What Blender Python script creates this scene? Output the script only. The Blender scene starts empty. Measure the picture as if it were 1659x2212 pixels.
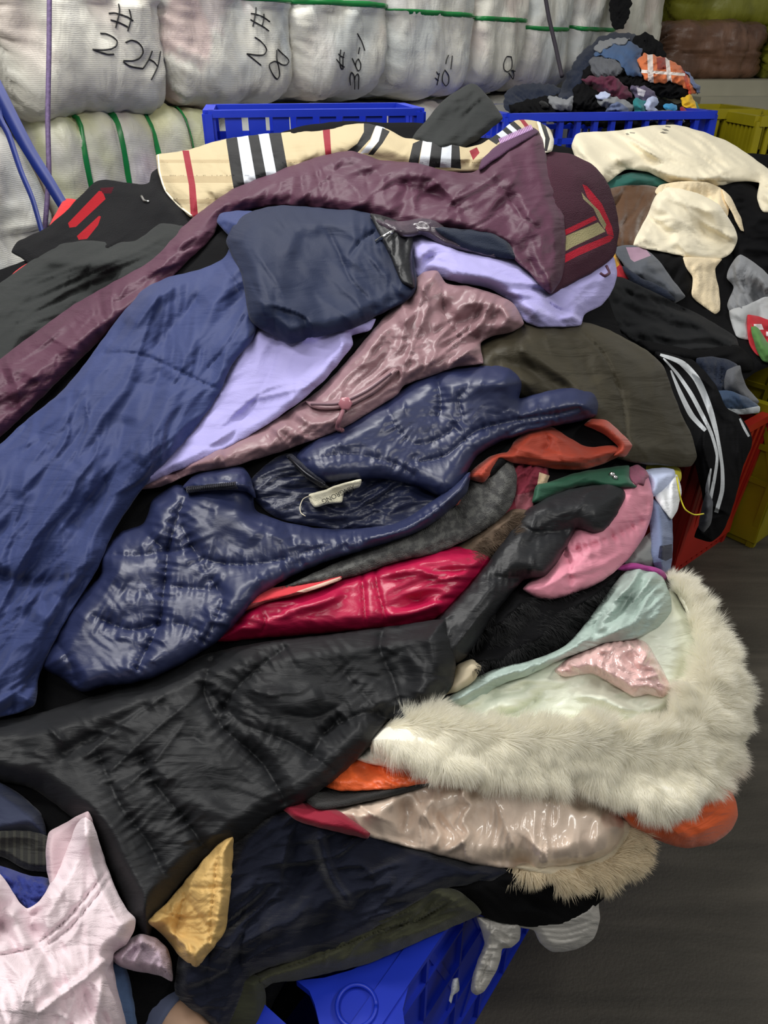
import bpy, bmesh, math, random
import numpy as np
from mathutils import Vector, Matrix
from mathutils.geometry import delaunay_2d_cdt

C = bpy.context.scene.collection
SC = bpy.context.scene
# ---------------------------------------------------------------- camera, world, lights, exposure
F = 1600.0                                   # focal length in pixels of the 1659 x 2212 frame
PITCH = math.radians(31.5)
CAM = np.array([0.0, 0.0, 1.65])
FW = np.array([0.0, math.cos(PITCH), -math.sin(PITCH)])
UP = np.array([0.0, math.sin(PITCH), math.cos(PITCH)])
RT = np.array([1.0, 0.0, 0.0])
cd = bpy.data.cameras.new('camera'); cam = bpy.data.objects.new('camera', cd); C.objects.link(cam)
cd.sensor_fit = 'VERTICAL'; cd.sensor_height = 24.0; cd.lens = 24.0 * F / 2212.0
cd.clip_start = 0.05
cam.location = CAM; cam.rotation_euler = (math.radians(90) - PITCH, 0, 0)
SC.camera = cam
wd = bpy.data.worlds.new('world'); SC.world = wd; wd.use_nodes = True
wd.node_tree.nodes['Background'].inputs[0].default_value = (0.93, 0.96, 0.93, 1)
wd.node_tree.nodes['Background'].inputs[1].default_value = 0.22
SC.view_settings.view_transform = 'Standard'; SC.view_settings.look = 'None'
SC.view_settings.exposure = 0.0; SC.view_settings.gamma = 1.0; SC.view_settings.use_curve_mapping = False
def area(name, loc, target, sx, sy, power, col):
    l = bpy.data.lights.new(name, 'AREA'); l.shape = 'RECTANGLE'; l.size = sx; l.size_y = sy
    l.energy = power; l.color = col
    o = bpy.data.objects.new(name, l); C.objects.link(o); o.location = loc
    o.rotation_euler = (Vector(target) - Vector(loc)).to_track_quat('-Z', 'Y').to_euler()
    return o
area('ceiling_tube_or_fill', (-0.7, 2.5, 3.7), (0.0, 1.5, 0.9), 2.2, 0.30, 74, (1.0, 0.985, 0.95))
area('ceiling_tube_or_fill', (-0.9, -0.5, 3.6), (0.1, 1.0, 0.8), 1.8, 0.30, 22, (1.0, 0.985, 0.95))
area('ceiling_tube_or_fill', (2.6, 0.6, 3.8), (1.0, 1.2, 0.4), 2.0, 0.30, 44, (1.0, 0.97, 0.92))  # fill added over the aisle to brighten the basket side and floor
area('ceiling_tube_or_fill', (-1.3, 0.9, 3.3), (-0.7, 3.2, 1.3), 1.6, 0.30, 40, (1.0, 0.985, 0.95))

# ---------------------------------------------------------------- pixel rays <-> world
def W(px, py, D):
    px = np.asarray(px, float); py = np.asarray(py, float); D = np.asarray(D, float)
    u = (px - 829.5) / F; v = (py - 1106.0) / F
    d = FW[None, :] + u.reshape(-1, 1) * RT - v.reshape(-1, 1) * UP
    return CAM + d * D.reshape(-1, 1)
def Wp(px, py, D): return W([px], [py], [D])[0]
def Pz(px, py, z):
    u = (px - 829.5) / F; v = (py - 1106.0) / F
    d = FW + u * RT - v * UP
    return CAM + d * ((z - CAM[2]) / d[2])

# ---------------------------------------------------------------- noise
_rng = np.random.RandomState(7)
_perm = _rng.permutation(256); _perm = np.concatenate([_perm, _perm, _perm])
_ga = _rng.rand(256) * 2 * np.pi
_gx, _gy = np.cos(_ga), np.sin(_ga)
def gn(x, y, seed=0):
    x = np.asarray(x, float) + seed * 17.31; y = np.asarray(y, float) + seed * 9.77
    xi = np.floor(x).astype(int); yi = np.floor(y).astype(int); xf = x - xi; yf = y - yi
    xi &= 255; yi &= 255
    u = xf * xf * xf * (xf * (xf * 6 - 15) + 10); v = yf * yf * yf * (yf * (yf * 6 - 15) + 10)
    def g(i, j, a, b):
        h = _perm[_perm[(xi + i) & 255] + ((yi + j) & 255)]
        return _gx[h] * a + _gy[h] * b
    n0 = g(0, 0, xf, yf) * (1 - u) + g(1, 0, xf - 1, yf) * u
    n1 = g(0, 1, xf, yf - 1) * (1 - u) + g(1, 1, xf - 1, yf - 1) * u
    return (n0 * (1 - v) + n1 * v) * 1.5
def fold_field(P, spec, seed):
    """spec (kind, angle_deg, wavelength_px, length_px, amp_mm)"""
    kind, ang, lam, L, amp = spec
    a = math.radians(ang); ca, sa = math.cos(a), math.sin(a)
    al = P[:, 0] * ca + P[:, 1] * sa; ac = -P[:, 0] * sa + P[:, 1] * ca
    w = gn(al / (L * 1.3), ac / (lam * 3.0), seed + 5) * lam * 1.1
    ac = ac + w
    n = gn(al / L, ac / lam, seed) + 0.35 * gn(al / L * 2.1, ac / lam * 2.2, seed + 11)
    if kind == 'r': f = 1.0 - 2.2 * np.abs(n)              # sharp ridges
    elif kind == 'g': f = 2.2 * np.abs(n) - 1.0            # sharp valleys
    else: f = 1.5 * n
    m = 0.55 + 0.9 * gn(P[:, 0] / 170.0, P[:, 1] / 170.0, seed + 3)
    return f * np.clip(m, 0.1, 1.3) * amp * 0.001

# ---------------------------------------------------------------- 2D helpers
def pts(s):
    if isinstance(s, str): return [tuple(float(c) for c in t.split(',')) for t in s.split()]
    return list(s)
def catmull(p, step, closed=True):
    p = np.array(p, float); n = len(p); out = []
    rng_ = range(n) if closed else range(n - 1)
    for i in rng_:
        if closed: p0, p1, p2, p3 = p[(i - 1) % n], p[i], p[(i + 1) % n], p[(i + 2) % n]
        else: p0, p1, p2, p3 = p[max(i - 1, 0)], p[i], p[i + 1], p[min(i + 2, n - 1)]
        l = np.linalg.norm(p2 - p1); k = max(1, int(round(l / step)))
        t1 = (p2 - p0); t2 = (p3 - p1)
        n1 = np.linalg.norm(t1) + 1e-9; n2 = np.linalg.norm(t2) + 1e-9
        c = 0.75
        t1 = t1 / n1 * l * c * min(1, 0.35 + max(0, np.dot(p1 - p0, p2 - p1) / (np.linalg.norm(p1 - p0) * l + 1e-9)))
        t2 = t2 / n2 * l * c * min(1, 0.35 + max(0, np.dot(p3 - p2, p2 - p1) / (np.linalg.norm(p3 - p2) * l + 1e-9)))
        for j in range(k):
            t = j / k
            out.append((2*t**3-3*t*t+1)*p1 + (t**3-2*t*t+t)*t1 + (-2*t**3+3*t*t)*p2 + (t**3-t*t)*t2)
    if not closed: out.append(p[-1])
    return np.array(out)
def inside(P, poly):
    x, y = P[:, 0], P[:, 1]; r = np.zeros(len(P), bool)
    n = len(poly); j = n - 1
    for i in range(n):
        xi, yi = poly[i]; xj, yj = poly[j]
        if yi != yj:
            c = ((yi > y) != (yj > y)) & (x < (xj - xi) * (y - yi) / (yj - yi) + xi)
            r ^= c
        j = i
    return r
def seg_dist(P, line, closed):
    """distance, arclength of nearest point, signed side"""
    A = np.array(line, float)
    B = np.roll(A, -1, axis=0) if closed else A[1:]
    if not closed: A = A[:-1]
    best = np.full(len(P), 1e18); arc = np.zeros(len(P)); sd = np.zeros(len(P)); s0 = 0.0
    for a, b in zip(A, B):
        d = b - a; L2 = float(d @ d)
        if L2 < 1e-9: continue
        L = math.sqrt(L2)
        t = np.clip(((P - a) @ d) / L2, 0, 1)
        q = P - (a + t[:, None] * d)
        dd = (q * q).sum(1); m = dd < best
        best[m] = dd[m]; arc[m] = s0 + t[m] * L
        sd[m] = np.sign(d[0] * q[m, 1] - d[1] * q[m, 0])
        s0 += L
    return np.sqrt(best), arc, sd

# ---------------------------------------------------------------- heaps: a base surface and a running top surface
def tps(ctrl):
    c = np.array(ctrl, float); X = c[:, :2] / 1000.0; n = len(X)
    def U(r): return np.where(r > 1e-9, r * r * np.log(r + 1e-12), 0)
    K = U(np.linalg.norm(X[:, None] - X[None], axis=2)) + 0.004 * np.eye(n)
    Pm = np.hstack([np.ones((n, 1)), X])
    A = np.vstack([np.hstack([K, Pm]), np.hstack([Pm.T, np.zeros((3, 3))])])
    w = np.linalg.solve(A, np.concatenate([c[:, 2], np.zeros(3)]))
    def f(P):
        Q = np.asarray(P, float) / 1000.0; out = np.zeros(len(Q))
        for i in range(0, len(Q), 20000):
            q = Q[i:i + 20000]
            out[i:i + 20000] = U(np.linalg.norm(q[:, None] - X[None], axis=2)) @ w[:n] + w[n] + q @ w[n + 1:]
        return out
    return f
class Heap:
    G = 4.0
    def __init__(s, ctrl, x0=-120, y0=-120, x1=1780, y1=2340):
        s.x0, s.y0 = x0, y0
        s.nx = int((x1 - x0) / s.G) + 1; s.ny = int((y1 - y0) / s.G) + 1
        gx, gy = np.meshgrid(x0 + np.arange(s.nx) * s.G, y0 + np.arange(s.ny) * s.G)
        s.P = np.stack([gx.ravel(), gy.ravel()], 1)
        s.f = tps(ctrl)
        s.base = s.f(s.P).reshape(s.ny, s.nx)
        s.top = np.zeros((s.ny, s.nx))             # height towards the eye above base, metres
    def smooth(s, mask, r_max, r_blur):
        ys, xs = np.nonzero(mask)
        a, b, c, d = max(ys.min() - 14, 0), min(ys.max() + 15, s.ny), max(xs.min() - 14, 0), min(xs.max() + 15, s.nx)
        H = s.top[a:b, c:d].copy()
        for _ in range(r_max):
            E = np.pad(H, 1, mode='edge')
            H = np.max([E[1:-1, 1:-1], E[:-2, 1:-1], E[2:, 1:-1], E[1:-1, :-2], E[1:-1, 2:]], axis=0)
        k = np.exp(-np.arange(-3 * r_blur, 3 * r_blur + 1) ** 2 / (2.0 * r_blur ** 2)); k /= k.sum(); R = 3 * r_blur
        E = np.pad(H, R, mode='edge')
        E = sum(k[i] * E[i:i + H.shape[0], :] for i in range(len(k)))
        E = sum(k[i] * E[:, i:i + H.shape[1]] for i in range(len(k)))
        out = np.zeros_like(s.top); out[a:b, c:d] = E
        return out
    def sample(s, grid, P):
        x = np.clip((P[:, 0] - s.x0) / s.G, 0, s.nx - 1.001); y = np.clip((P[:, 1] - s.y0) / s.G, 0, s.ny - 1.001)
        i = x.astype(int); j = y.astype(int); u = x - i; v = y - j
        return (grid[j, i] * (1-u)*(1-v) + grid[j, i+1] * u*(1-v) + grid[j+1, i] * (1-u)*v + grid[j+1, i+1] * u*v)
    def depth(s, P): return s.f(P) - s.sample(s.top, P)     # depth of the present top surface

# ---------------------------------------------------------------- materials
def lin(c):
    c = np.array(c[:3], float) / 255.0
    return tuple(np.where(c <= 0.04045, c / 12.92, ((c + 0.055) / 1.055) ** 2.4))
_mats = {}
def cloth(name, col, rough=0.85, sheen=0.15, spec=0.3, weave=0.25, wrinkle=0.3, wscale=(9, 30), var=0.10, painted=False, coat=0.0, metal=0.0, scale=1.0, col2=None, c2scale=5):
    if name in _mats: return _mats[name]
    m = bpy.data.materials.new(name); m.use_nodes = True; nt = m.node_tree; N = nt.nodes; L = nt.links
    b = N['Principled BSDF']; c = lin(col)
    b.inputs['Roughness'].default_value = rough
    b.inputs['Specular IOR Level'].default_value = spec
    b.inputs['Sheen Weight'].default_value = sheen; b.inputs['Sheen Roughness'].default_value = 0.4
    b.inputs['Coat Weight'].default_value = coat; b.inputs['Coat Roughness'].default_value = 0.18
    b.inputs['Metallic'].default_value = metal
    uv = N.new('ShaderNodeUVMap'); uv.uv_map = 'UV'
    nz = N.new('ShaderNodeTexNoise'); nz.inputs['Scale'].default_value = 6; nz.inputs['Detail'].default_value = 4
    L.new(uv.outputs[0], nz.inputs['Vector'])
    mr = N.new('ShaderNodeMapRange'); mr.inputs['From Min'].default_value = 0.3; mr.inputs['From Max'].default_value = 0.7
    mr.inputs['To Min'].default_value = 1 - var; mr.inputs['To Max'].default_value = 1 + var
    L.new(nz.outputs['Fac'], mr.inputs['Value'])
    mx = N.new('ShaderNodeVectorMath'); mx.operation = 'SCALE'
    if painted:
        at = N.new('ShaderNodeAttribute'); at.attribute_name = 'Col'; L.new(at.outputs['Color'], mx.inputs[0])
    elif col2 is not None:
        n2 = N.new('ShaderNodeTexNoise'); n2.inputs['Scale'].default_value = c2scale; n2.inputs['Detail'].default_value = 3
        L.new(uv.outputs[0], n2.inputs['Vector'])
        r2 = N.new('ShaderNodeMapRange'); r2.inputs['From Min'].default_value = 0.45; r2.inputs['From Max'].default_value = 0.58
        L.new(n2.outputs['Fac'], r2.inputs['Value'])
        mc = N.new('ShaderNodeMix'); mc.data_type = 'RGBA'
        mc.inputs[6].default_value = (*c, 1); mc.inputs[7].default_value = (*lin(col2), 1)
        L.new(r2.outputs[0], mc.inputs[0]); L.new(mc.outputs[2], mx.inputs[0])
    else: mx.inputs[0].default_value = c
    L.new(mr.outputs[0], mx.inputs['Scale']); L.new(mx.outputs[0], b.inputs['Base Color'])
    mp = N.new('ShaderNodeMapping'); mp.inputs['Scale'].default_value = (wscale[0] * scale, wscale[1] * scale, 1)
    L.new(uv.outputs[0], mp.inputs['Vector'])
    w1 = N.new('ShaderNodeTexNoise'); w1.inputs['Scale'].default_value = 1.0; w1.inputs['Detail'].default_value = 5; w1.inputs['Distortion'].default_value = 0.9
    w1.inputs['Roughness'].default_value = 0.5
    L.new(mp.outputs[0], w1.inputs['Vector'])
    w2 = N.new('ShaderNodeTexNoise'); w2.inputs['Scale'].default_value = 420; w2.inputs['Detail'].default_value = 1
    L.new(uv.outputs[0], w2.inputs['Vector'])
    b1 = N.new('ShaderNodeBump'); b1.inputs['Strength'].default_value = 1.0; b1.inputs['Distance'].default_value = 0.012 * wrinkle
    b2 = N.new('ShaderNodeBump'); b2.inputs['Strength'].default_value = 1.0; b2.inputs['Distance'].default_value = 0.0012 * weave
    L.new(w1.outputs['Fac'], b1.inputs['Height']); L.new(w2.outputs['Fac'], b2.inputs['Height'])
    L.new(b1.outputs[0], b2.inputs['Normal']); L.new(b2.outputs[0], b.inputs['Normal'])
    _mats[name] = m
    return m
def plain(name, col, rough=0.5, spec=0.5, metal=0.0, var=0.08, nscale=8, bump=0.0, trans=0.0):
    if name in _mats: return _mats[name]
    m = bpy.data.materials.new(name); m.use_nodes = True; nt = m.node_tree; N = nt.nodes; L = nt.links
    b = N['Principled BSDF']; b.inputs['Roughness'].default_value = rough; b.inputs['Metallic'].default_value = metal
    b.inputs['Specular IOR Level'].default_value = spec
    tc = N.new('ShaderNodeTexCoord'); nz = N.new('ShaderNodeTexNoise'); nz.inputs['Scale'].default_value = nscale; nz.inputs['Detail'].default_value = 5
    L.new(tc.outputs['Object'], nz.inputs['Vector'])
    mr = N.new('ShaderNodeMapRange'); mr.inputs['From Min'].default_value = 0.3; mr.inputs['From Max'].default_value = 0.7
    mr.inputs['To Min'].default_value = 1 - var; mr.inputs['To Max'].default_value = 1 + var
    L.new(nz.outputs['Fac'], mr.inputs['Value'])
    mx = N.new('ShaderNodeVectorMath'); mx.operation = 'SCALE'; mx.inputs[0].default_value = lin(col)
    L.new(mr.outputs[0], mx.inputs['Scale']); L.new(mx.outputs[0], b.inputs['Base Color'])
    if bump:
        bp = N.new('ShaderNodeBump'); bp.inputs['Distance'].default_value = bump; L.new(nz.outputs['Fac'], bp.inputs['Height']); L.new(bp.outputs[0], b.inputs['Normal'])
    if trans: b.inputs['Transmission Weight'].default_value = trans
    _mats[name] = m
    return m

# ---------------------------------------------------------------- objects
def tag(o, label=None, cat=None, group=None, kind=None):
    if label: o['label'] = label
    if cat: o['category'] = cat
    if group: o['group'] = group
    if kind: o['kind'] = kind
    return o
def empty(name, loc, label=None, cat=None, group=None):
    o = bpy.data.objects.new(name, None); o.location = loc; o.empty_display_size = 0.05; C.objects.link(o)
    return tag(o, label, cat, group)
def link(name, V, faces, mat, parent=None, smooth=True, origin=None):
    """V world coordinates; faces list of index tuples or int array (n,3)"""
    V = np.asarray(V, float)
    if origin is None:
        origin = np.array([0.0, 0, 0]) if parent is None else None
    if parent is not None:
        chain = np.zeros(3); p = parent
        while p is not None: chain += np.array(p.location); p = p.parent
        V = V - chain
        loc = np.zeros(3)
    else:
        loc = V.mean(0); V = V - loc
    me = bpy.data.meshes.new(name)
    if isinstance(faces, np.ndarray):
        nf = len(faces); k = faces.shape[1]
        me.vertices.add(len(V)); me.vertices.foreach_set('co', V.astype(np.float32).ravel())
        me.loops.add(nf * k); me.loops.foreach_set('vertex_index', faces.astype(np.int32).ravel())
        me.polygons.add(nf); me.polygons.foreach_set('loop_start', np.arange(0, nf * k, k, dtype=np.int32))
        me.update(calc_edges=True); me.validate()
    else:
        me.from_pydata([tuple(v) for v in V], [], [tuple(f) for f in faces]); me.update()
    if smooth: me.polygons.foreach_set('use_smooth', [True] * len(me.polygons))
    me.materials.append(mat)
    o = bpy.data.objects.new(name, me); C.objects.link(o)
    if parent is not None: o.parent = parent
    o.location = loc
    return o
def boxes_mesh(items):
    """items: (p0, p1, width, height, upvec) bars -> V, F"""
    V = []; Fc = []
    for p0, p1, w, h, up in items:
        p0 = np.array(p0, float); p1 = np.array(p1, float); d = p1 - p0; d /= np.linalg.norm(d) + 1e-12
        up = np.array(up, float); s = np.cross(d, up)
        if np.linalg.norm(s) < 1e-6: s = np.cross(d, np.array([1, 0, 0.001]))
        s /= np.linalg.norm(s); n = np.cross(s, d)
        b = len(V)
        for q in (p0, p1):
            for a, c in ((-1, -1), (1, -1), (1, 1), (-1, 1)): V.append(q + s * a * w / 2 + n * c * h / 2)
        Fc += [(b, b+1, b+2, b+3), (b+7, b+6, b+5, b+4), (b, b+4, b+5, b+1), (b+1, b+5, b+6, b+2), (b+2, b+6, b+7, b+3), (b+3, b+7, b+4, b)]
    return np.array(V), Fc
def tube(path, r, seg=8, flat=1.0, up=(0, 0, 1)):
    P = np.array(path, float); n = len(P); V = []; Fc = []
    r = np.full(n, r) if np.isscalar(r) else np.array(r)
    for i in range(n):
        d = P[min(i + 1, n - 1)] - P[max(i - 1, 0)]; d /= np.linalg.norm(d) + 1e-12
        s = np.cross(d, up)
        if np.linalg.norm(s) < 1e-5: s = np.cross(d, (1, 0, 0))
        s /= np.linalg.norm(s); q = np.cross(s, d)
        for k in range(seg):
            a = 2 * math.pi * k / seg
            V.append(P[i] + (s * math.cos(a) + q * math.sin(a) * flat) * r[i])
    for i in range(n - 1):
        for k in range(seg):
            a = i * seg + k; b = i * seg + (k + 1) % seg
            Fc.append((a, b, b + seg, a + seg))
    Fc.append(tuple(range(seg))[::-1]); Fc.append(tuple((n - 1) * seg + k for k in range(seg)))
    return np.array(V), Fc

_seed = [1]
class Garment:
    """a folded sheet lying on a heap: outline, thickness, folds, seams; evaluates its own height field"""
    def __init__(s, heap, outline, thick=14, rim=26, folds=(), lines=(), lift=0, step=4.4, blur=4, mx=2, corner=False, extra=None, fade=0.6, rnd=0.25, creases=None, rough=1.2, rw=22.0):
        s.rnd = rnd
        s.heap = heap; s.step = step; s.thick = thick * 0.001; s.rim = rim; s.folds = folds; s.fade = fade
        _seed[0] += 1; s.seed = _seed[0]
        o = pts(outline)
        s.poly = catmull(o, step) if not corner else np.concatenate([np.linspace(o[i], o[(i+1) % len(o)], max(1, int(math.hypot(o[i][0]-o[(i+1) % len(o)][0], o[i][1]-o[(i+1) % len(o)][1]) / step)), endpoint=False) for i in range(len(o))])
        if rough:
            tn = np.roll(s.poly, -1, axis=0) - np.roll(s.poly, 1, axis=0); tn /= np.linalg.norm(tn, axis=1)[:, None] + 1e-9
            s.poly = s.poly + np.stack([-tn[:, 1], tn[:, 0]], 1) * (rough * gn(s.poly[:, 0] / rw, s.poly[:, 1] / rw, s.seed))[:, None]
        s.lines = []
        if folds:
            am = 1.55 if rnd < 0.45 else 0.62
            folds = [(f[0], f[1], f[2], f[3], f[4] * am * getattr(heap, 'fold_gain', 1.0)) for f in folds]
            f0 = folds[0]; folds = list(folds) + [('r', f0[1] + 14, f0[2] * 0.38, f0[3] * 0.45, f0[4] * 0.28)]
            s.folds = folds
        for l in lines:
            l = list(l); l[1] = catmull(pts(l[1]), 8, closed=False)
            if rnd < 0.45 and l[0] in 'gv': l[3] = l[3] * 1.45
            s.lines.append(l)
        if creases is None and folds: # crisp creases along the main fold direction
            f0 = folds[0]; creases = (int(max(2, abs(np.ptp(s.poly[:, 0]) * np.ptp(s.poly[:, 1])) / 16000 + 1)), f0[1], 26, f0[3] * 0.8, f0[4] * (0.75 if rnd < 0.45 else 0.5))
        if creases:
            rs = np.random.RandomState(s.seed * 13 + 5); nC, ang, spr, ln, amp = creases
            a0, b0 = s.poly.min(0), s.poly.max(0); a0 = np.maximum(a0, -60); b0 = np.minimum(b0, (1720, 2270)); k = 0; tries = 0
            while k < min(nC, 22) and tries < 400:
                tries += 1; c = a0 + rs.rand(2) * (b0 - a0)
                if not inside(c[None], s.poly)[0]: continue
                th = math.radians(ang + rs.randn() * spr); L = ln * (0.5 + rs.rand()); bend = rs.randn() * 0.16 * L
                d = np.array([math.cos(th), math.sin(th)]); q = np.array([-d[1], d[0]])
                P3 = np.array([c - d * L / 2, c + q * bend * 0.7 - d * L * 0.15, c + q * bend + d * L * 0.15, c + d * L / 2])
                s.lines.append(['a', catmull(P3, 10, closed=False), (3 + 4 * rs.rand(), 14 + 22 * rs.rand()), amp * (0.5 + 0.8 * rs.rand()) * (1 if rs.rand() < 0.7 else -0.8)]); k += 1
        s.mask = inside(heap.P, s.poly).reshape(heap.ny, heap.nx)
        s.ground = heap.smooth(s.mask, mx, blur) if s.mask.any() else heap.top.copy()
        s.lift = lift * 0.001; s.extra = extra
        s.zoff = 0.002
    def h(s, P):
        d, _, _ = seg_dist(P, s.poly, True)
        t = np.clip(d / s.rim, 0, 1)
        th = np.clip(d / 5.0, 0, 1)
        z = s.thick * (s.rnd * np.sqrt(np.clip(1 - (1 - t) ** 2, 0, 1)) + (1 - s.rnd) * t * t * (3 - 2 * t)) + 0.0015 * np.sqrt(1 - (1 - th) ** 2)
        fz = np.zeros(len(P))
        for i, f in enumerate(s.folds): fz += fold_field(P, f, s.seed * 3 + i * 7)
        e = 1 - s.fade + s.fade * np.clip(d / 14.0, 0, 1)
        for l in s.lines:
            kind, ln, w, a = l[0], l[1], l[2], l[3] * 0.001
            wm = max(w) if isinstance(w, tuple) else w
            lo = ln.min(0) - 5.5 * wm - 4; hi = ln.max(0) + 5.5 * wm + 4
            ix = np.nonzero((P[:, 0] > lo[0]) & (P[:, 0] < hi[0]) & (P[:, 1] > lo[1]) & (P[:, 1] < hi[1]))[0]
            if not len(ix): continue
            dd, arc, sd = seg_dist(P[ix], ln, False)
            L = np.sum(np.linalg.norm(np.diff(ln, axis=0), axis=1))
            endf = np.clip(np.minimum(arc, L - arc) / 25.0 + 0.25, 0, 1)
            if kind == 'q':        # quilting seam: cusped valley with puckers square to the seam
                v = a * np.exp(-dd / w) * endf
                pk = (l[4] if len(l) > 4 else 0) * 0.00045
                if pk:
                    lam = l[5] if len(l) > 5 else 14.0
                    v = v + pk * gn(arc / lam, dd / 60.0, s.seed + 2) * np.exp(-dd / (w * 1.6)) * 1.6
            elif kind == 'g': v = a * np.exp(-(dd / w) ** 2) * endf      # soft ridge or valley
            elif kind == 'f': v = a / (1 + np.exp(-sd * dd / 1.6)) * np.exp(-np.where(sd > 0, dd, 0) / w) * endf   # lap
            elif kind == 'a': v = a * np.exp(-dd / np.where(sd > 0, w[0], w[1])) * np.clip(np.minimum(arc, L - arc) / (0.35 * L + 1), 0, 1)   # lopsided crease
            else: v = a * np.exp(-dd / w) * endf                          # sharp crease
            fz[ix] += v
        if s.extra is not None: fz += s.extra(P)
        return z + fz * e + s.lift
    def depth(s, P):
        return s.heap.f(P) - s.heap.sample(s.ground, P) - s.zoff - s.h(P)
    def commit(s):
        H = s.heap; m = s.mask.ravel(); Q = H.P[m]
        if len(Q):
            z = H.sample(s.ground, Q) + s.zoff + s.h(Q)
            t = H.top.ravel(); t[m] = np.maximum(z, t[m]); H.top = t.reshape(H.ny, H.nx)
    def build(s, name, mat, parent=None, paint=None, base_col=(255, 255, 255), back=22, grain=0.0, clip=None):
        st = s.step; poly = s.poly
        bb0 = poly.min(0); bb1 = poly.max(0)
        gx = np.arange(bb0[0], bb1[0], st); gy = np.arange(bb0[1], bb1[1], st * 0.866)
        X, Y = np.meshgrid(gx, gy); X = X + (np.arange(len(gy)) % 2)[:, None] * st * 0.5
        X = X + gn(X * 0.3, Y * 0.3, 1) * st * 0.3; Q = np.stack([X.ravel(), Y.ravel()], 1)
        Q = Q[inside(Q, poly)]
        d, _, _ = seg_dist(Q, poly, True); Q = Q[d > st * 0.55]
        nb = len(poly)
        coords = [tuple(p) for p in poly]; edges = [(i, (i + 1) % nb) for i in range(nb)]
        if paint:
            for pl, col in paint:
                c = np.array(pts(pl)); seq = []
                for i in range(len(c)):
                    a, b = c[i], c[(i + 1) % len(c)]; k = max(1, int(np.linalg.norm(b - a) / st))
                    for j in range(k): seq.append(a + (b - a) * j / k)
                ins = inside(np.array(seq), poly)
                idx = []
                for p_, ok in zip(seq, ins):
                    if ok: coords.append(tuple(p_)); idx.append(len(coords) - 1)
                    else: idx.append(-1)
                for i in range(len(idx)):
                    if idx[i] >= 0 and idx[(i + 1) % len(idx)] >= 0: edges.append((idx[i], idx[(i + 1) % len(idx)]))
        coords += [tuple(q) for q in Q]
        r = delaunay_2d_cdt([Vector(c) for c in coords], edges, [], 1, 1e-4)
        P = np.array([(v.x, v.y) for v in r[0]]); T = np.array([f for f in r[2] if len(f) == 3], int)
        cen = P[T].mean(1); keep = inside(cen, poly); T = T[keep]; cen = cen[keep]
        # orientation towards the eye
        a = P[T[:, 1]] - P[T[:, 0]]; b = P[T[:, 2]] - P[T[:, 0]]
        flip = (a[:, 0] * b[:, 1] - a[:, 1] * b[:, 0]) > 0
        T[flip] = T[flip][:, ::-1]
        Dp = s.depth(P); V = W(P[:, 0], P[:, 1], Dp)
        # boundary loop from the mesh itself
        from collections import defaultdict
        ec = defaultdict(int)
        for t in T:
            for i in range(3): ec[(t[i], t[(i + 1) % 3])] += 1
        bd = [e for e in ec if (e[1], e[0]) not in ec]
        bv = sorted({i for e in bd for i in e}); mp = {v: k for k, v in enumerate(bv)}
        n0 = len(P); cP = P[bv]; cD = Dp[bv]
        ctr = P.mean(0)
        # inward normal per boundary vertex for the rolled-under hem
        nrm = np.zeros((len(bv), 2))
        for e in bd:
            dv = P[e[1]] - P[e[0]]; q = np.array([dv[1], -dv[0]]); q = q / (np.linalg.norm(q) + 1e-9)
            nrm[mp[e[0]]] += q; nrm[mp[e[1]]] += q
        nrm /= np.linalg.norm(nrm, axis=1)[:, None] + 1e-9
        test = inside(cP + nrm * 1.5, poly)
        if test.mean() < 0.5: nrm = -nrm
        bk = back * 0.001
        r1 = W(cP[:, 0], cP[:, 1], cD + bk * 0.35)
        p2 = cP + nrm * 2.0; r2 = W(p2[:, 0], p2[:, 1], cD + bk)
        V = np.vstack([V, r1, r2])
        F3 = [tuple(t) for t in T]; nbv = len(bv)
        for e in bd:
            i, j = mp[e[0]], mp[e[1]]
            F3.append((e[1], e[0], n0 + i)); F3.append((e[1], n0 + i, n0 + j))
            F3.append((n0 + j, n0 + i, n0 + nbv + i)); F3.append((n0 + j, n0 + nbv + i, n0 + nbv + j))
        o = link(name, V, np.array(F3, int), mat, parent)
        me = o.data
        allP = np.vstack([P, cP, p2])
        vi = np.empty(len(me.loops), np.int32); me.loops.foreach_get('vertex_index', vi)
        g = math.radians(grain); A = allP[vi] / 1000.0
        U = np.stack([A[:, 0] * math.cos(g) + A[:, 1] * math.sin(g), -A[:, 0] * math.sin(g) + A[:, 1] * math.cos(g)], 1) + s.seed * 3.7
        uvl = me.uv_layers.new(name='UV'); uvl.data.foreach_set('uv', U.astype(np.float32).ravel())
        if paint is not None:
            tri = np.array(F3, int); cc = allP[tri].mean(1)
            col = np.tile(np.array([*lin(base_col), 1.0]), (len(tri), 1))
            for pl, c_ in paint:
                m = inside(cc, np.array(pts(pl))); col[m] = [*lin(c_), 1.0]
            ca = me.color_attributes.new('Col', 'FLOAT_COLOR', 'CORNER')
            if len(me.loops) == len(tri) * 3: ca.data.foreach_set('color', np.repeat(col, 3, axis=0).astype(np.float32).ravel())
        s.commit()
        return o
def G(heap, name, label, cat, outline, mat, group=None, parent=None, paint=None, base_col=(255, 255, 255), back=22, grain=0, **k):
    g = Garment(heap, outline, **k)
    o = g.build(name, mat, parent, paint, base_col, back, grain)
    if label or cat or group: tag(o, label, cat, group)
    return o, g
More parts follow.
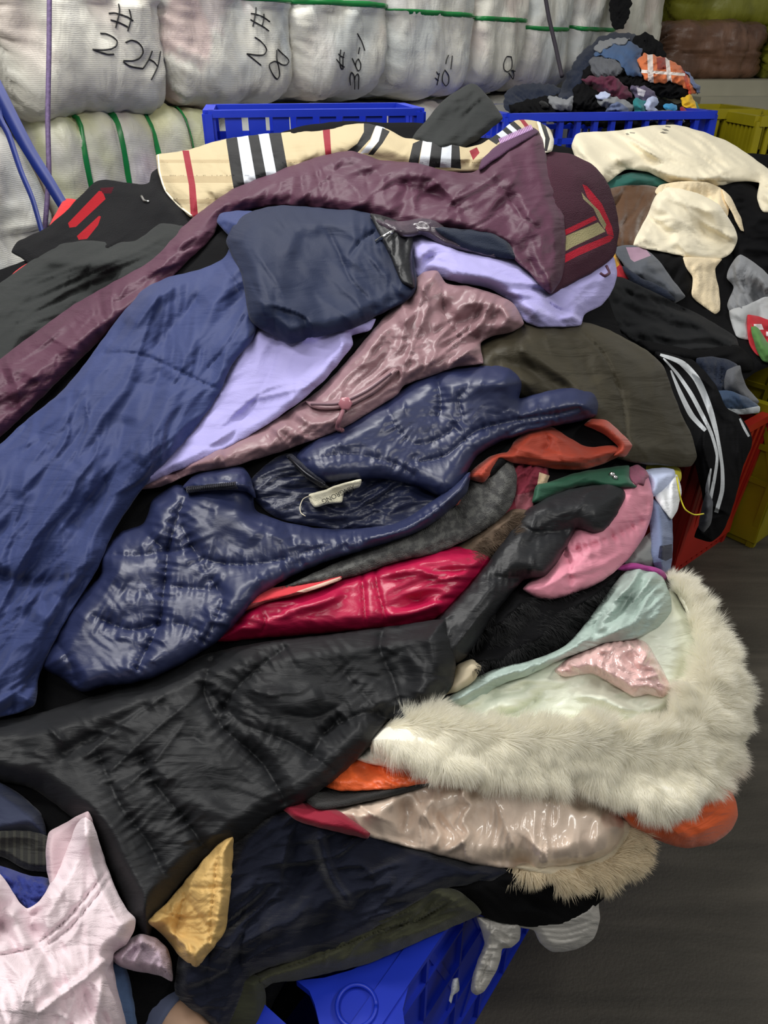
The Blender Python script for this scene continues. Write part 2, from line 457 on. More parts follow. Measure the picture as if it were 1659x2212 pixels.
def fur(heap_depth, name, poly, mat, parent, n, length, flow, seed=1, width=0.0011, lay=0.7, edge_boost=None, rand=0.25, sink=0.004):
    """strands of fur rooted on the surface inside a pixel polygon; flow(P) gives the lie of the hair in the picture plane"""
    rs = np.random.RandomState(seed); poly = np.array(pts(poly) if isinstance(poly, str) else poly)
    a, b = poly.min(0), poly.max(0); Q = []
    tot = 0
    while tot < n:
        q = a + rs.rand(n * 2, 2) * (b - a); q = q[inside(q, poly)]; Q.append(q); tot += len(q)
    Q = np.vstack(Q)[:n]
    D = heap_depth(Q); R = W(Q[:, 0], Q[:, 1], D + sink)
    fl = flow(Q); fl = fl / (np.linalg.norm(fl, axis=1)[:, None] + 1e-9)
    ang = gn(Q[:, 0] / 28.0, Q[:, 1] / 28.0, seed) * 1.0 + rs.randn(n) * rand
    ca, sa = np.cos(ang), np.sin(ang)
    fl = np.stack([fl[:, 0] * ca - fl[:, 1] * sa, fl[:, 0] * sa + fl[:, 1] * ca], 1)
    dirw = fl[:, :1] * RT - fl[:, 1:] * UP
    nrm = -(FW + ((Q[:, 0] - 829.5) / F)[:, None] * RT - ((Q[:, 1] - 1106) / F)[:, None] * UP)
    nrm /= np.linalg.norm(nrm, axis=1)[:, None]
    L = length * (0.6 + 0.55 * rs.rand(n)) * (0.85 + 0.5 * gn(Q[:, 0] / 45, Q[:, 1] / 45, seed + 4))
    K = 4; side = np.cross(dirw, nrm); side /= np.linalg.norm(side, axis=1)[:, None]
    roll = rs.rand(n) * 1.6 - 0.8
    side = side * np.cos(roll)[:, None] + nrm * np.sin(roll)[:, None]
    V = np.zeros((n, 2 * K + 1, 3)); p = R.copy()
    for k in range(K + 1):
        t = k / K
        wv = width * (1 - t) ** 0.7 * (0.7 + 0.6 * rs.rand(n))[:, None]
        if k < K:
            V[:, 2 * k] = p - side * wv / 2; V[:, 2 * k + 1] = p + side * wv / 2
        else: V[:, 2 * K] = p
        d = dirw * (lay * (0.35 + t)) + nrm * (1 - lay) * (1.25 - t) + np.array([0, 0, -0.25]) * t
        d /= np.linalg.norm(d, axis=1)[:, None]
        p = p + d * (L / K)[:, None]
    base = (np.arange(n) * (2 * K + 1))[:, None]
    fs = []
    for k in range(K - 1):
        fs.append(np.hstack([base + 2*k, base + 2*k+1, base + 2*k+3])); fs.append(np.hstack([base + 2*k, base + 2*k+3, base + 2*k+2]))
    fs.append(np.hstack([base + 2*K-2, base + 2*K-1, base + 2*K]))
    o = link(name, V.reshape(-1, 3), np.vstack(fs), mat, parent)
    return o

def fur_mat(name, col, trans=0.45):
    m = bpy.data.materials.new(name); m.use_nodes = True; nt = m.node_tree; N = nt.nodes; L = nt.links
    N.remove(N['Principled BSDF']); out = N['Material Output']
    d = N.new('ShaderNodeBsdfDiffuse'); t = N.new('ShaderNodeBsdfTranslucent'); x = N.new('ShaderNodeMixShader'); x.inputs[0].default_value = trans
    for n in (d, t): n.inputs['Color'].default_value = (*lin(col), 1)
    L.new(d.outputs[0], x.inputs[1]); L.new(t.outputs[0], x.inputs[2]); L.new(x.outputs[0], out.inputs['Surface']); return m
# ================================================================ SETTING
def floor_mat():
    m = plain('floor_concrete', (66, 61, 54), rough=0.62, spec=0.35, var=0.0)
    nt = m.node_tree; N = nt.nodes; L = nt.links; b = N['Principled BSDF']
    tc = N.new('ShaderNodeTexCoord')
    mp = N.new('ShaderNodeMapping'); mp.inputs['Rotation'].default_value = (0, 0, math.radians(28)); mp.inputs['Scale'].default_value = (1.2, 9, 1)
    L.new(tc.outputs['Object'], mp.inputs['Vector'])
    a = N.new('ShaderNodeTexNoise'); a.inputs['Scale'].default_value = 1.3; a.inputs['Detail'].default_value = 6; a.inputs['Distortion'].default_value = 0.5
    c = N.new('ShaderNodeTexNoise'); c.inputs['Scale'].default_value = 1.1; c.inputs['Detail'].default_value = 8; c.inputs['Roughness'].default_value = 0.6
    L.new(mp.outputs[0], a.inputs['Vector']); L.new(tc.outputs['Object'], c.inputs['Vector'])
    add = N.new('ShaderNodeMath'); add.operation = 'ADD'; L.new(a.outputs['Fac'], add.inputs[0]); L.new(c.outputs['Fac'], add.inputs[1])
    r = N.new('ShaderNodeValToRGB'); r.color_ramp.elements[0].position = 0.36; r.color_ramp.elements[1].position = 0.66
    hf = N.new('ShaderNodeMath'); hf.operation = 'MULTIPLY'; hf.inputs[1].default_value = 0.5; L.new(add.outputs[0], hf.inputs[0])
    r.color_ramp.elements[0].color = (*lin((52, 49, 43)), 1); r.color_ramp.elements[1].color = (*lin((94, 88, 78)), 1)
    L.new(hf.outputs[0], r.inputs[0]); L.new(r.outputs[0], b.inputs['Base Color'])
    sp = N.new('ShaderNodeTexNoise'); sp.inputs['Scale'].default_value = 160; L.new(tc.outputs['Object'], sp.inputs['Vector'])
    bp = N.new('ShaderNodeBump'); bp.inputs['Distance'].default_value = 0.0012; L.new(sp.outputs['Fac'], bp.inputs['Height']); L.new(bp.outputs[0], b.inputs['Normal'])
    return m
def slab(name, p0, p1, mat, kind='structure'):
    x0, y0, z0 = p0; x1, y1, z1 = p1
    V = np.array([(x, y, z) for x in (x0, x1) for y in (y0, y1) for z in (z0, z1)])
    Fc = [(0, 1, 3, 2), (4, 6, 7, 5), (0, 4, 5, 1), (2, 3, 7, 6), (0, 2, 6, 4), (1, 5, 7, 3)]
    o = link(name, V, Fc, mat, smooth=False); return tag(o, kind=kind)
slab('floor', (-5, -2.5, -0.08), (8, 12, 0.0), floor_mat())
wall_m = plain('wall_plaster', (52, 56, 40), rough=0.9, var=0.2, nscale=2)
slab('wall_back', (-5, 11.9, 0), (8, 12.0, 4.6), wall_m)
slab('wall_left', (-5.1, -2.5, 0), (-5.0, 12, 4.6), wall_m)

# ================================================================ BALES
def bale_mat(name, tints, rough=0.42, base=(228, 225, 213), seed=0):
    m = bpy.data.materials.new(name); m.use_nodes = True; nt = m.node_tree; N = nt.nodes; L = nt.links
    b = N['Principled BSDF']; b.inputs['Roughness'].default_value = rough; b.inputs['Coat Weight'].default_value = 0.12; b.inputs['Coat Roughness'].default_value = 0.25
    tc = N.new('ShaderNodeTexCoord'); cur = None
    mp = N.new('ShaderNodeMapping'); mp.inputs['Location'].default_value = (seed * 3.1, seed * 1.7, seed)
    L.new(tc.outputs['Object'], mp.inputs['Vector'])
    prev = None
    for i, (col, sc, lo, hi, amt) in enumerate(tints):
        n = N.new('ShaderNodeTexNoise'); n.inputs['Scale'].default_value = sc; n.inputs['Detail'].default_value = 3
        m2 = N.new('ShaderNodeMapping'); m2.inputs['Location'].default_value = (i * 5.3, i * 2.1, i * 7.7); m2.inputs['Scale'].default_value = (1, 1, 0.7)
        L.new(mp.outputs[0], m2.inputs['Vector']); L.new(m2.outputs[0], n.inputs['Vector'])
        r = N.new('ShaderNodeMapRange'); r.inputs['From Min'].default_value = lo; r.inputs['From Max'].default_value = hi; r.inputs['To Max'].default_value = amt
        L.new(n.outputs['Fac'], r.inputs['Value'])
        x = N.new('ShaderNodeMix'); x.data_type = 'RGBA'; L.new(r.outputs[0], x.inputs[0])
        if prev is None: x.inputs[6].default_value = (*lin(base), 1)
        else: L.new(prev, x.inputs[6])
        x.inputs[7].default_value = (*lin(col), 1); prev = x.outputs[2]
    L.new(prev, b.inputs['Base Color'])
    n = N.new('ShaderNodeTexNoise'); n.inputs['Scale'].default_value = 8; n.inputs['Detail'].default_value = 5; n.inputs['Distortion'].default_value = 0.7; n.inputs['Roughness'].default_value = 0.5
    m3 = N.new('ShaderNodeMapping'); m3.inputs['Scale'].default_value = (1.6, 1.6, 0.6); L.new(tc.outputs['Object'], m3.inputs['Vector']); L.new(m3.outputs[0], n.inputs['Vector'])
    wv = N.new('ShaderNodeTexWave'); wv.bands_direction = 'Z'; wv.inputs['Scale'].default_value = 60; wv.inputs['Distortion'].default_value = 3
    L.new(tc.outputs['Object'], wv.inputs['Vector'])
    b1 = N.new('ShaderNodeBump'); b1.inputs['Distance'].default_value = 0.010; L.new(n.outputs['Fac'], b1.inputs['Height'])
    b2 = N.new('ShaderNodeBump'); b2.inputs['Distance'].default_value = 0.0002; L.new(wv.outputs['Fac'], b2.inputs['Height']); L.new(b1.outputs[0], b2.inputs['Normal'])
    L.new(b2.outputs[0], b.inputs['Normal'])
    return m
T_W = [((220, 202, 194), 3.0, 0.48, 0.58, 0.6), ((196, 204, 208), 2.6, 0.50, 0.6, 0.6), ((222, 220, 212), 5, 0.5, 0.62, 0.7), ((196, 192, 182), 7, 0.56, 0.7, 0.5)]
T_B = [((176, 190, 204), 2.2, 0.42, 0.56, 0.8), ((212, 182, 178), 4.0, 0.52, 0.58, 0.7), ((205, 205, 202), 6, 0.5, 0.62, 0.5), ((120, 112, 100), 8, 0.6, 0.7, 0.5)]
T_P = [((214, 176, 164), 3.4, 0.42, 0.52, 0.85), ((206, 208, 150), 2.4, 0.44, 0.50, 0.8), ((190, 188, 196), 3, 0.45, 0.6, 0.7)]
BM = [bale_mat('bale_wrap_%s' % k, T_W, seed=i) for i, k in enumerate(('plain', 'creased', 'dusty'))]
BMB = bale_mat('bale_wrap_bluish', T_B, seed=5); BMP = bale_mat('bale_wrap_pinkish', T_P, seed=3)
BMY = bale_mat('bale_wrap_olive', [((96, 96, 22), 5, 0.4, 0.6, 0.8), ((170, 170, 70), 7, 0.55, 0.7, 0.6)], base=(128, 128, 40), rough=0.4)
BMR = bale_mat('bale_wrap_brown', [((84, 58, 44), 4, 0.4, 0.6, 0.8), ((140, 104, 84), 7, 0.55, 0.7, 0.6)], base=(112, 80, 62), rough=0.4)
green = plain('green_strap', (30, 128, 62), rough=0.3, var=0.15)
ink = plain('black_ink', (24, 24, 26), rough=0.6)
class Bale:
    """a tightly wrapped bale: rounded block with a gathered neck at its left side, wrinkles and bulges"""
    def __init__(s, c, ex, size, e=0.32, seed=0, segs=0, bulge=0.03, gather=True):
        s.c = np.array(c, float); s.ex = np.array([ex[0], ex[1], 0.0]) / math.hypot(ex[0], ex[1]); s.ez = np.array([0, 0, 1.0]); s.ey = np.cross(s.ez, s.ex)  # ey away from the eye
        s.S = np.array(size, float) / 2; s.e = e; s.seed = seed; s.segs = segs; s.b = bulge; s.gather = gather
    def local(s, D):
        """unit directions (n,3) -> local surface points"""
        p = 2.0 / s.e
        r = (np.abs(D[:, 0]) ** p + np.abs(D[:, 1]) ** p + np.abs(D[:, 2]) ** p) ** (-1 / p)
        Q = D * r[:, None]
        lon = np.arctan2(Q[:, 2], Q[:, 1]); x = Q[:, 0]
        n1 = gn(x * 2.2 + s.seed, lon * 1.4, s.seed); n2 = gn(x * 7 + s.seed, lon * 4.5, s.seed + 9)
        n3 = gn(x * 3, lon * 14, s.seed + 2)
        amp = 1 + s.b * 2.0 * n1 + s.b * 0.5 * (1 - 2 * np.abs(n2))
        if s.gather:
            e = np.clip((-x - 0.45) / 0.55, 0, 1)
            amp = amp * (1 - 0.05 * e * e) + e * 0.05 * n3
        if s.segs:
            amp = amp - 0.055 * np.exp(-(np.abs(((x + 1) / 2 * s.segs + 0.5) % 1 - 0.5) / 0.10) ** 1.1)
        return Q * s.S * amp[:, None]
    def world(s, Q): return s.c + Q[:, :1] * s.ex + Q[:, 1:2] * s.ey + Q[:, 2:] * s.ez
    def build(s, mat, label, group, n=34, parent=None):
        # cube sphere
        V = []; Fc = []; key = {}
        g = np.tan(np.linspace(-1, 1, n + 1) * math.pi / 4 * 0.985) / math.tan(math.pi / 4 * 0.985)
        for ax in range(3):
            for sg in (-1, 1):
                idx = np.zeros((n + 1, n + 1), int)
                for i in range(n + 1):
                    for j in range(n + 1):
                        v = [0, 0, 0]; v[ax] = sg; v[(ax + 1) % 3] = g[i]; v[(ax + 2) % 3] = g[j]
                        k = tuple(round(q, 5) for q in v)
                        if k not in key: key[k] = len(V); V.append(v)
                        idx[i, j] = key[k]
                for i in range(n):
                    for j in range(n):
                        q = (idx[i, j], idx[i+1, j], idx[i+1, j+1], idx[i, j+1])
                        Fc.append(q if sg > 0 else q[::-1])
        D = np.array(V, float)
        P = s.world(s.local(D))
        o = link('wrapped_bale', P, np.array(Fc, int), mat)
        o.location = s.c; co = P - s.c
        R = np.stack([s.ex, s.ey, s.ez]); co = co @ R.T
        o.data.vertices.foreach_set('co', co.astype(np.float32).ravel()); o.rotation_euler = (0, 0, math.atan2(s.ex[1], s.ex[0])); o.data.update()
        s.o = o
        return tag(o, label, 'bale', group)
    def front(s, a, b):
        """points on the side that faces the aisle, a along -1..1, b height -1..1"""
        a = np.asarray(a, float); b = np.asarray(b, float)
        D = np.stack([a, -np.ones_like(a), b], 1)
        return s.local(D)
    def child(s, name, Ploc, Fc, mat):
        me = bpy.data.meshes.new(name); me.from_pydata([tuple(v) for v in Ploc], [], Fc); me.update()
        me.polygons.foreach_set('use_smooth', [True] * len(me.polygons)); me.materials.append(mat)
        o = bpy.data.objects.new(name, me); C.objects.link(o); o.parent = s.o; return o
    def strap(s, a0, w=0.012, mat=None, tilt=0.0):
        """vertical band round the bale at a = a0"""
        t = np.linspace(0, 2 * math.pi, 90)
        ang = np.stack([np.full_like(t, 0.0), np.cos(t), np.sin(t)], 1)
        m = np.max(np.abs(ang[:, 1:]), axis=1); ang[:, 1:] /= m[:, None]
        V = []
        for k, (dx, out) in enumerate(((-w, 1.006), (-w * 0.6, 1.016), (w * 0.6, 1.016), (w, 1.006))):
            D = ang.copy(); D[:, 0] = a0 + dx / s.S[0] + tilt * ang[:, 2]
            V.append(s.local(D) * out)
        n = len(t); V = np.concatenate(V); Fc = []
        for k in range(3):
            for i in range(n - 1): Fc.append((k*n+i, k*n+i+1, (k+1)*n+i+1, (k+1)*n+i))
        s.child('strap', V, Fc, mat or green)
    def hstrap(s, b0, w=0.012, mat=None, tilt=0.0):
        t = np.linspace(0, 2 * math.pi, 90); c = np.stack([np.cos(t), np.sin(t)], 1); c /= np.max(np.abs(c), axis=1)[:, None]
        V = []
        for dz, out in ((-w, 1.006), (-w * 0.6, 1.018), (w * 0.6, 1.018), (w, 1.006)):
            D = np.stack([c[:, 0], c[:, 1], np.full(len(t), b0 + dz / s.S[2]) + tilt * c[:, 0]], 1)
            V.append(s.local(D) * out)
        n = len(t); V = np.concatenate(V); Fc = []
        for k in range(3):
            for i in range(n - 1): Fc.append((k*n+i, (k+1)*n+i, (k+1)*n+i+1, k*n+i+1))
        s.child('strap', V, Fc, mat or green)
    def write(s, strokes, r=0.0035):
        """felt-pen strokes given as pixel polylines on the photograph, laid on the bale's skin; one mesh"""
        V = []; Fc = []; b = 0
        for st in strokes:
            p = catmull(pts(st), 3.0, closed=False)
            o0 = CAM; out = []
            for q in p:
                u = (q[0] - 829.5) / F; v = (q[1] - 1106) / F; d = FW + u * RT - v * UP
                # march onto the skin: intersect with front plane then relax
                D0 = np.dot(s.c - s.ey * s.S[1] - CAM, s.ey) / np.dot(d, s.ey)
                for _ in range(4):
                    X = CAM + d * D0 - s.c; l = np.array([X @ s.ex, X @ s.ey, X[2]])
                    a = np.clip(l[0] / s.S[0], -0.95, 0.95); bb = np.clip(l[2] / s.S[2], -0.97, 0.97)
                    f = s.front([a], [bb])[0]
                    f = s.front([np.clip(a * a / max(abs(f[0] / s.S[0]), 1e-3) * np.sign(f[0]) if abs(a) > 1e-3 else a, -1, 1)], [np.clip(bb * bb / max(abs(f[2] / s.S[2]), 1e-3) * np.sign(f[2]) if abs(bb) > 1e-3 else bb, -1, 1)])[0]
                    D0 += (f[1] - l[1]) / np.dot(d, s.ey)
                X = CAM + d * D0 - s.c; out.append([X @ s.ex, X @ s.ey - 0.003, X[2]])
            vv, ff = tube(out, r, 6, up=(0, 1, 0.01), flat=1.0)
            V.append(vv); Fc += [tuple(i + b for i in f) for f in ff]; b += len(vv)
        s.child('pen_marking', np.vstack(V), Fc, ink)

# plan line of the aisle side of the upper row, at the height of the bale bottoms
LA = np.array(Wp(180, 215, 2.25)[:2]); LB = np.array(Wp(1085, 185, 3.55)[:2]); LD = (LB - LA) / np.linalg.norm(LB - LA)
def on_line(px, off=0.0, vpix=120.0):
    u = (px - 829.5) / F; v = (vpix - 1106.0) / F
    d = FW + u * RT - v * UP; d = d[:2]
    nrm = np.array([-LD[1], LD[0]]); A = LA + nrm * off
    # A + s LD = t d
    M = np.array([[LD[0], -d[0]], [LD[1], -d[1]]]); sol = np.linalg.solve(M, -A); return A + sol[0] * LD
def bale(x0, x1, zb, h, depth, mat, label, group, e=0.34, seed=0, off=0.0, y=150, n=30, segs=0, bulge=0.03, gather=True):
    p0 = on_line(x0, off, y); p1 = on_line(x1, off, y); w = np.linalg.norm(p1 - p0)
    nrm = np.array([-LD[1], LD[0]])
    c = (p0 + p1) / 2 + nrm * depth / 2
    B = Bale((c[0], c[1], zb + h / 2), LD, (w * 1.03, depth, h), e, seed, segs, bulge, gather); B.build(mat, label, group, n); return B
ROW1 = 'white wrapped bales in the top row'
ZB = 1.50
B1 = bale(2, 390, ZB - 0.01, 0.62, 0.62, BM[0], 'large white woven-wrap bale marked 22H, nearest in the top row', ROW1, seed=11, e=0.36, n=44)
B1.write(['255,8 257,24 249,60', '278,20 282,40 275,67', '234,29 246,28 258,31 275,37 287,45', '238,43 255,48 275,58', '216,72 228,73 243,80 252,89 250,99 238,106 222,108 199,107', '199,107 214,112 231,117 245,117', '270,92 282,87 296,91 306,102 308,114 300,126 286,131 266,131', '265,133 276,141 288,145 308,148', '328,110 321,128 309,147', '346,111 340,143 326,172', '322,128 332,134 339,143'], r=0.0022)
B2 = bale(372, 655, ZB, 0.62, 0.62, BMB, 'bluish white bale marked 28, second in the top row', ROW1, seed=22, e=0.36, n=40)
B2.write(['552,16 551,30 545,57', '569,30 569,41 565,56', '541,29 552,31 568,37 582,47', '540,42 555,51 568,58 580,67', '549,80 561,88 571,99 575,108 569,118 555,119 532,116', '532,116 546,127 563,141', '599,106 609,116 620,126 623,133 618,140 609,140 599,134 590,133 581,139 582,148 590,163 598,171 603,163 601,145 597,127 597,108'], r=0.0022)
B3 = bale(642, 850, ZB, 0.62, 0.62, BM[1], 'white bale marked 36-1, third in the top row', ROW1, seed=33, e=0.36, n=36)
B3.write(['735,107 733,125 734,143 738,150', '743,112 740,125 740,150', '730,116 735,121 742,124', '726,128 735,139 743,145', '771,72 780,89 787,109', '776,102 773,116', '760,126 766,140 772,153 777,150 778,138 773,127 768,134 767,143', '756,184 755,168 758,156 763,161 765,176 765,193', '765,173 767,164 772,159 774,165 773,193'], r=0.0021)
B4 = bale(838, 1035, ZB, 0.62, 0.62, BM[2], 'white bale with a round scrawl, fourth in the top row', ROW1, seed=44, e=0.36, n=34)
B4.write(['960,151 955,163 955,176 962,186 968,179 968,163 960,151', '968,119 964,128 962,138', '976,120 973,150', '942,155 946,161', '939,168 946,174', '948,158 943,184'], r=0.0021)
B5 = bale(1030, 1142, ZB + 0.01, 0.62, 0.62, BM[0], 'narrow white bale with a loop-and-tick marking in the top row', ROW1, seed=55, e=0.4, n=26)
B5.write(['1104,123 1094,122 1087,137 1088,150 1095,155 1104,148 1105,132 1103,123', '1098,157 1107,171 1109,162 1107,151', '1104,152 1112,154'], r=0.0022)
B6 = bale(1136, 1236, ZB, 0.62, 0.62, BM[1], 'white bale just left of the jeans heap', ROW1, seed=66, e=0.4, n=24)
B7 = bale(1232, 1330, ZB + 0.02, 0.62, 0.62, BM[2], 'white bale behind the top of the jeans heap', ROW1, seed=77, e=0.42, n=22)
B8 = bale(1322, 1428, ZB + 0.02, 0.62, 0.62, BM[0], 'farthest white bale in the top row, beside the olive bale', ROW1, seed=88, e=0.42, n=22)
for B, b0 in ((B3, 0.05), (B4, 0.0), (B5, -0.06), (B6, -0.12), (B7, -0.16)): B.hstrap(b0, 0.009)
B2.hstrap(0.05, 0.009)
ROW2 = 'strapped bales in the lower row'
L1 = bale(96, 492, ZB - 0.64, 0.66, 0.66, BMP, 'pinkish white bale with four green straps under the 22H bale', ROW2, seed=101, e=0.30, y=330, off=0.03, n=44, segs=5, gather=False)
for a in (-0.60, -0.2, 0.2, 0.6): L1.strap(a, 0.009)
L2 = bale(486, 790, ZB - 0.62, 0.60, 0.62, BM[1], 'grey white bale behind the tartan lining', ROW2, seed=102, e=0.34, y=250, off=0.03, n=34, segs=4, gather=False)
L3 = bale(785, 1060, ZB - 0.62, 0.60, 0.62, BM[0], 'white bale behind the dark pointed cloth', ROW2, seed=103, e=0.34, y=240, off=0.03, n=30, segs=3, gather=False)
L4 = bale(1055, 1300, ZB - 0.62, 0.60, 0.62, BM[2], 'dim white bale behind the far blue basket', ROW2, seed=104, e=0.34, y=240, off=0.03, n=20, segs=2, gather=False)
L5 = bale(-330, 100, ZB - 0.60, 0.60, 0.7, BM[2], 'crumpled white bale at the left edge behind the blue webbing', ROW2, seed=105, e=0.42, y=330, off=0.02, n=36)
L6 = bale(-360, 150, ZB - 1.28, 0.70, 0.7, BM[0], 'bright white bale at floor level on the left', ROW2, seed=106, e=0.42, y=560, off=-0.05, n=36)
L6.hstrap(0.80, 0.011)
L7 = bale(-330, 6, ZB + 0.0, 0.62, 0.62, BM[1], 'white bale cut by the top left corner', ROW1, seed=107, e=0.4, n=26)
for xx in (150, 560, 900):
    pass
D1 = bale(150, 560, ZB - 1.30, 0.66, 0.66, BM[0], 'white bale hidden low behind the black jackets', ROW2, seed=108, y=700, off=0.03, n=20)
# upper far bales of other colours
def block_bale(x0, x1, yb, D, h, dp, mat, label, seed, e=0.4, segs=0):
    a = Wp(x0, yb, D); b = Wp(x1, yb, D * 1.02); ex = b[:2] - a[:2]; w = np.linalg.norm(ex); ex /= w; n = np.array([-ex[1], ex[0]])
    c = (a[:2] + b[:2]) / 2 + n * dp / 2
    B = Bale((c[0], c[1], (a[2]) + h / 2), ex, (w, dp, h), e, seed, segs, 0.05); B.build(mat, label, 'coloured bales beyond the white row', 26); return B
YB = block_bale(1428, 1720, 66, 4.7, 0.55, 0.6, BMY, 'olive yellow bale in the top right corner', 201, segs=3)
RB = block_bale(1415, 1650, 176, 4.7, 0.33, 0.6, BMR, 'brown bale under the olive yellow one', 202, segs=5)
OB = block_bale(1655, 1900, 176, 4.75, 0.33, 0.6, BMY, 'dark olive bale at the right edge beside the brown one', 203)
# pale planks under the brown bale
wood = plain('pale_board', (150, 146, 128), rough=0.7, var=0.12, nscale=4)
for (yt, D, hh, x0, off, lab) in ((172, 4.45, 0.10, 1490, 0, 'upper pale board under the brown bale'), (208, 4.35, 0.10, 1515, 0, 'lower pale board above the yellow baskets')):
    a = Wp(x0, yt, D); b = Wp(1900, yt, D)
    v, f = boxes_mesh([((a[0], a[1] + 0.3, a[2] - hh / 2), (b[0], b[1] + 0.3, a[2] - hh / 2), 0.6, hh * 0.92, (0, 0, 1))])
    tag(link('board', v, f, wood, smooth=False), lab, 'board', 'pale boards beyond the heap')

# ================================================================ CRATES
def crate(name, K, dx, length, depth, h, mat, label, group, nv=9, rimh=0.045, bar=0.02, rails=(0.0, 0.33, 0.66, 1.0), flare=0.04, t=0.022, diag=False, round_boss=False, cat='basket', solid=0.0):
    """lattice basket: K = near aisle-side bottom corner, dx = plan direction of the long side, inward = left of dx"""
    root = empty(name, (K[0], K[1], K[2]), label, cat, group)
    dx = np.array([dx[0], dx[1], 0.0]); dx /= np.linalg.norm(dx); iy = np.array([-dx[1], dx[0], 0.0])
    def cor(a, b, z):   # a along, b inward, flare outwards with height
        k = flare * z / h
        return np.array(K, float) + dx * (a * length + (2 * a - 1) * k) + iy * (b * depth + (2 * b - 1) * k) + np.array([0, 0, z])
    sides = [((0, 0), (1, 0)), ((1, 0), (1, 1)), ((1, 1), (0, 1)), ((0, 1), (0, 0))]
    for si, (p, q) in enumerate(sides):
        it = []
        for r in rails:
            z = h * r
            hh = rimh if r in (0.0, 1.0) else min(0.022, bar * 1.2)
            it.append((cor(*p, z), cor(*q, z), t * (1.5 if r == 1.0 else 1.0), hh, (0, 0, 1)))
        L = length if si % 2 == 0 else depth; n = max(2, int(round(nv * L / length)))
        for i in range(n + 1):
            f = i / n; a0 = cor(*p, 0) * (1 - f) + cor(*q, 0) * f; a1 = cor(*p, h) * (1 - f) + cor(*q, h) * f
            it.append((a0, a1, bar if 0 < i < n else 0.035, t, np.cross(a1 - a0, cor(*q, 0) - cor(*p, 0))))
            if diag and i < n:
                g = (i + 1) / n; b0 = cor(*p, 0) * (1 - g) + cor(*q, 0) * g; b1 = cor(*p, h) * (1 - g) + cor(*q, h) * g
                for (s_, e_) in ((a0, b0 * 0.5 + b1 * 0.5), (b0 * 0.5 + b1 * 0.5, a1)):
                    it.append((s_, e_, 0.012, t * 0.6, np.cross(e_ - s_, cor(*q, 0) - cor(*p, 0))))
        if solid:
            z0 = h * (1 - solid); a = (cor(*p, z0) + cor(*p, h)) / 2; b = (cor(*q, z0) + cor(*q, h)) / 2
            it.append((a, b, t * 0.3, h * solid, (0, 0, 1)))
        v, f = boxes_mesh(it); link('lattice_side', v, f, mat, root, smooth=False)
    it = [(cor(0, (k + 0.5) / 6, 0.01), cor(1, (k + 0.5) / 6, 0.01), depth / 9, 0.015, (0, 0, 1)) for k in range(6)]
    v, f = boxes_mesh(it); link('base', v, f, mat, root, smooth=False)
    return root, cor
blue = plain('blue_plastic', (26, 54, 196), rough=0.4, spec=0.5, var=0.10, nscale=5)
red_p = plain('red_plastic', (178, 40, 30), rough=0.4, spec=0.5, var=0.10, nscale=5)
yel_p = plain('yellow_plastic', (150, 138, 16), rough=0.4, spec=0.5, var=0.14, nscale=5)
# near basket: ground line through the two floor pixels of its aisle side
g0 = Pz(1010, 2212, 0); g1 = Pz(1105, 2050, 0); gd = (g1 - g0)[:2]; gd /= np.linalg.norm(gd)
KN = g1 - np.array([*gd, 0]) * 0.58; KN[2] = 0.0
NC, ncor = crate('plastic_basket', KN, gd, 1.15, 0.95, 0.57, blue, 'blue lattice basket holding the big heap of winter jackets', None, nv=11, rails=(0.0, 0.2, 0.42, 0.64, 0.84, 1.0), flare=0.0, diag=True, rimh=0.012, bar=0.006, t=0.022, solid=0.97)
cc = Pz(770, 2172, 0.578); th = np.linspace(0, 2 * math.pi, 33)
ring = [cc + np.array([math.cos(t) * 0.026, math.sin(t) * 0.026, 0.0]) for t in th]
v, f = tube(ring, 0.003, 8); link('hub_ring', v, f, blue, NC)
gp = [(640,2118),(668,2140),(680,2170),(690,2212),(720,2300),(800,2330),(880,2260),(870,2180),(885,2120),(930,2040),(960,1990),(900,2010),(830,2060),(760,2095),(700,2112)]
gt = [Pz(x, y, 0.572) for x, y in gp]; gb_ = [p - np.array([0, 0, 0.014]) for p in gt]; n_ = len(gp)
link('corner_gusset', np.array(gt + gb_), [tuple(range(n_))[::-1], tuple(range(n_, 2 * n_))] + [(k, (k + 1) % n_, n_ + (k + 1) % n_, n_ + k) for k in range(n_)], blue, NC, smooth=False)
# red basket
r0 = Pz(1445, 1240, 0); r1 = Pz(1640, 1105, 0); rd = (r1 - r0)[:2]; rd /= np.linalg.norm(rd)
crate('plastic_basket', r0, rd, 0.36, 0.9, 0.55, red_p, 'red plastic basket under the hanging black track trousers', None, nv=10, rails=(0, 0.3, 1.0), flare=0.04, solid=0.92, rimh=0.03)
# yellow baskets farther along
y0 = Pz(1585, 1165, 0)
crate('plastic_basket', r0 + np.array([rd[0], rd[1], 0]) * 0.42 + np.array([rd[1], -rd[0], 0]) * 0.10, rd, 0.9, 0.9, 0.57, yel_p, 'yellow lattice basket right of the red one, cut by the frame', None, nv=8, rails=(0, 0.25, 0.5, 0.75, 1), solid=0.95, diag=True)
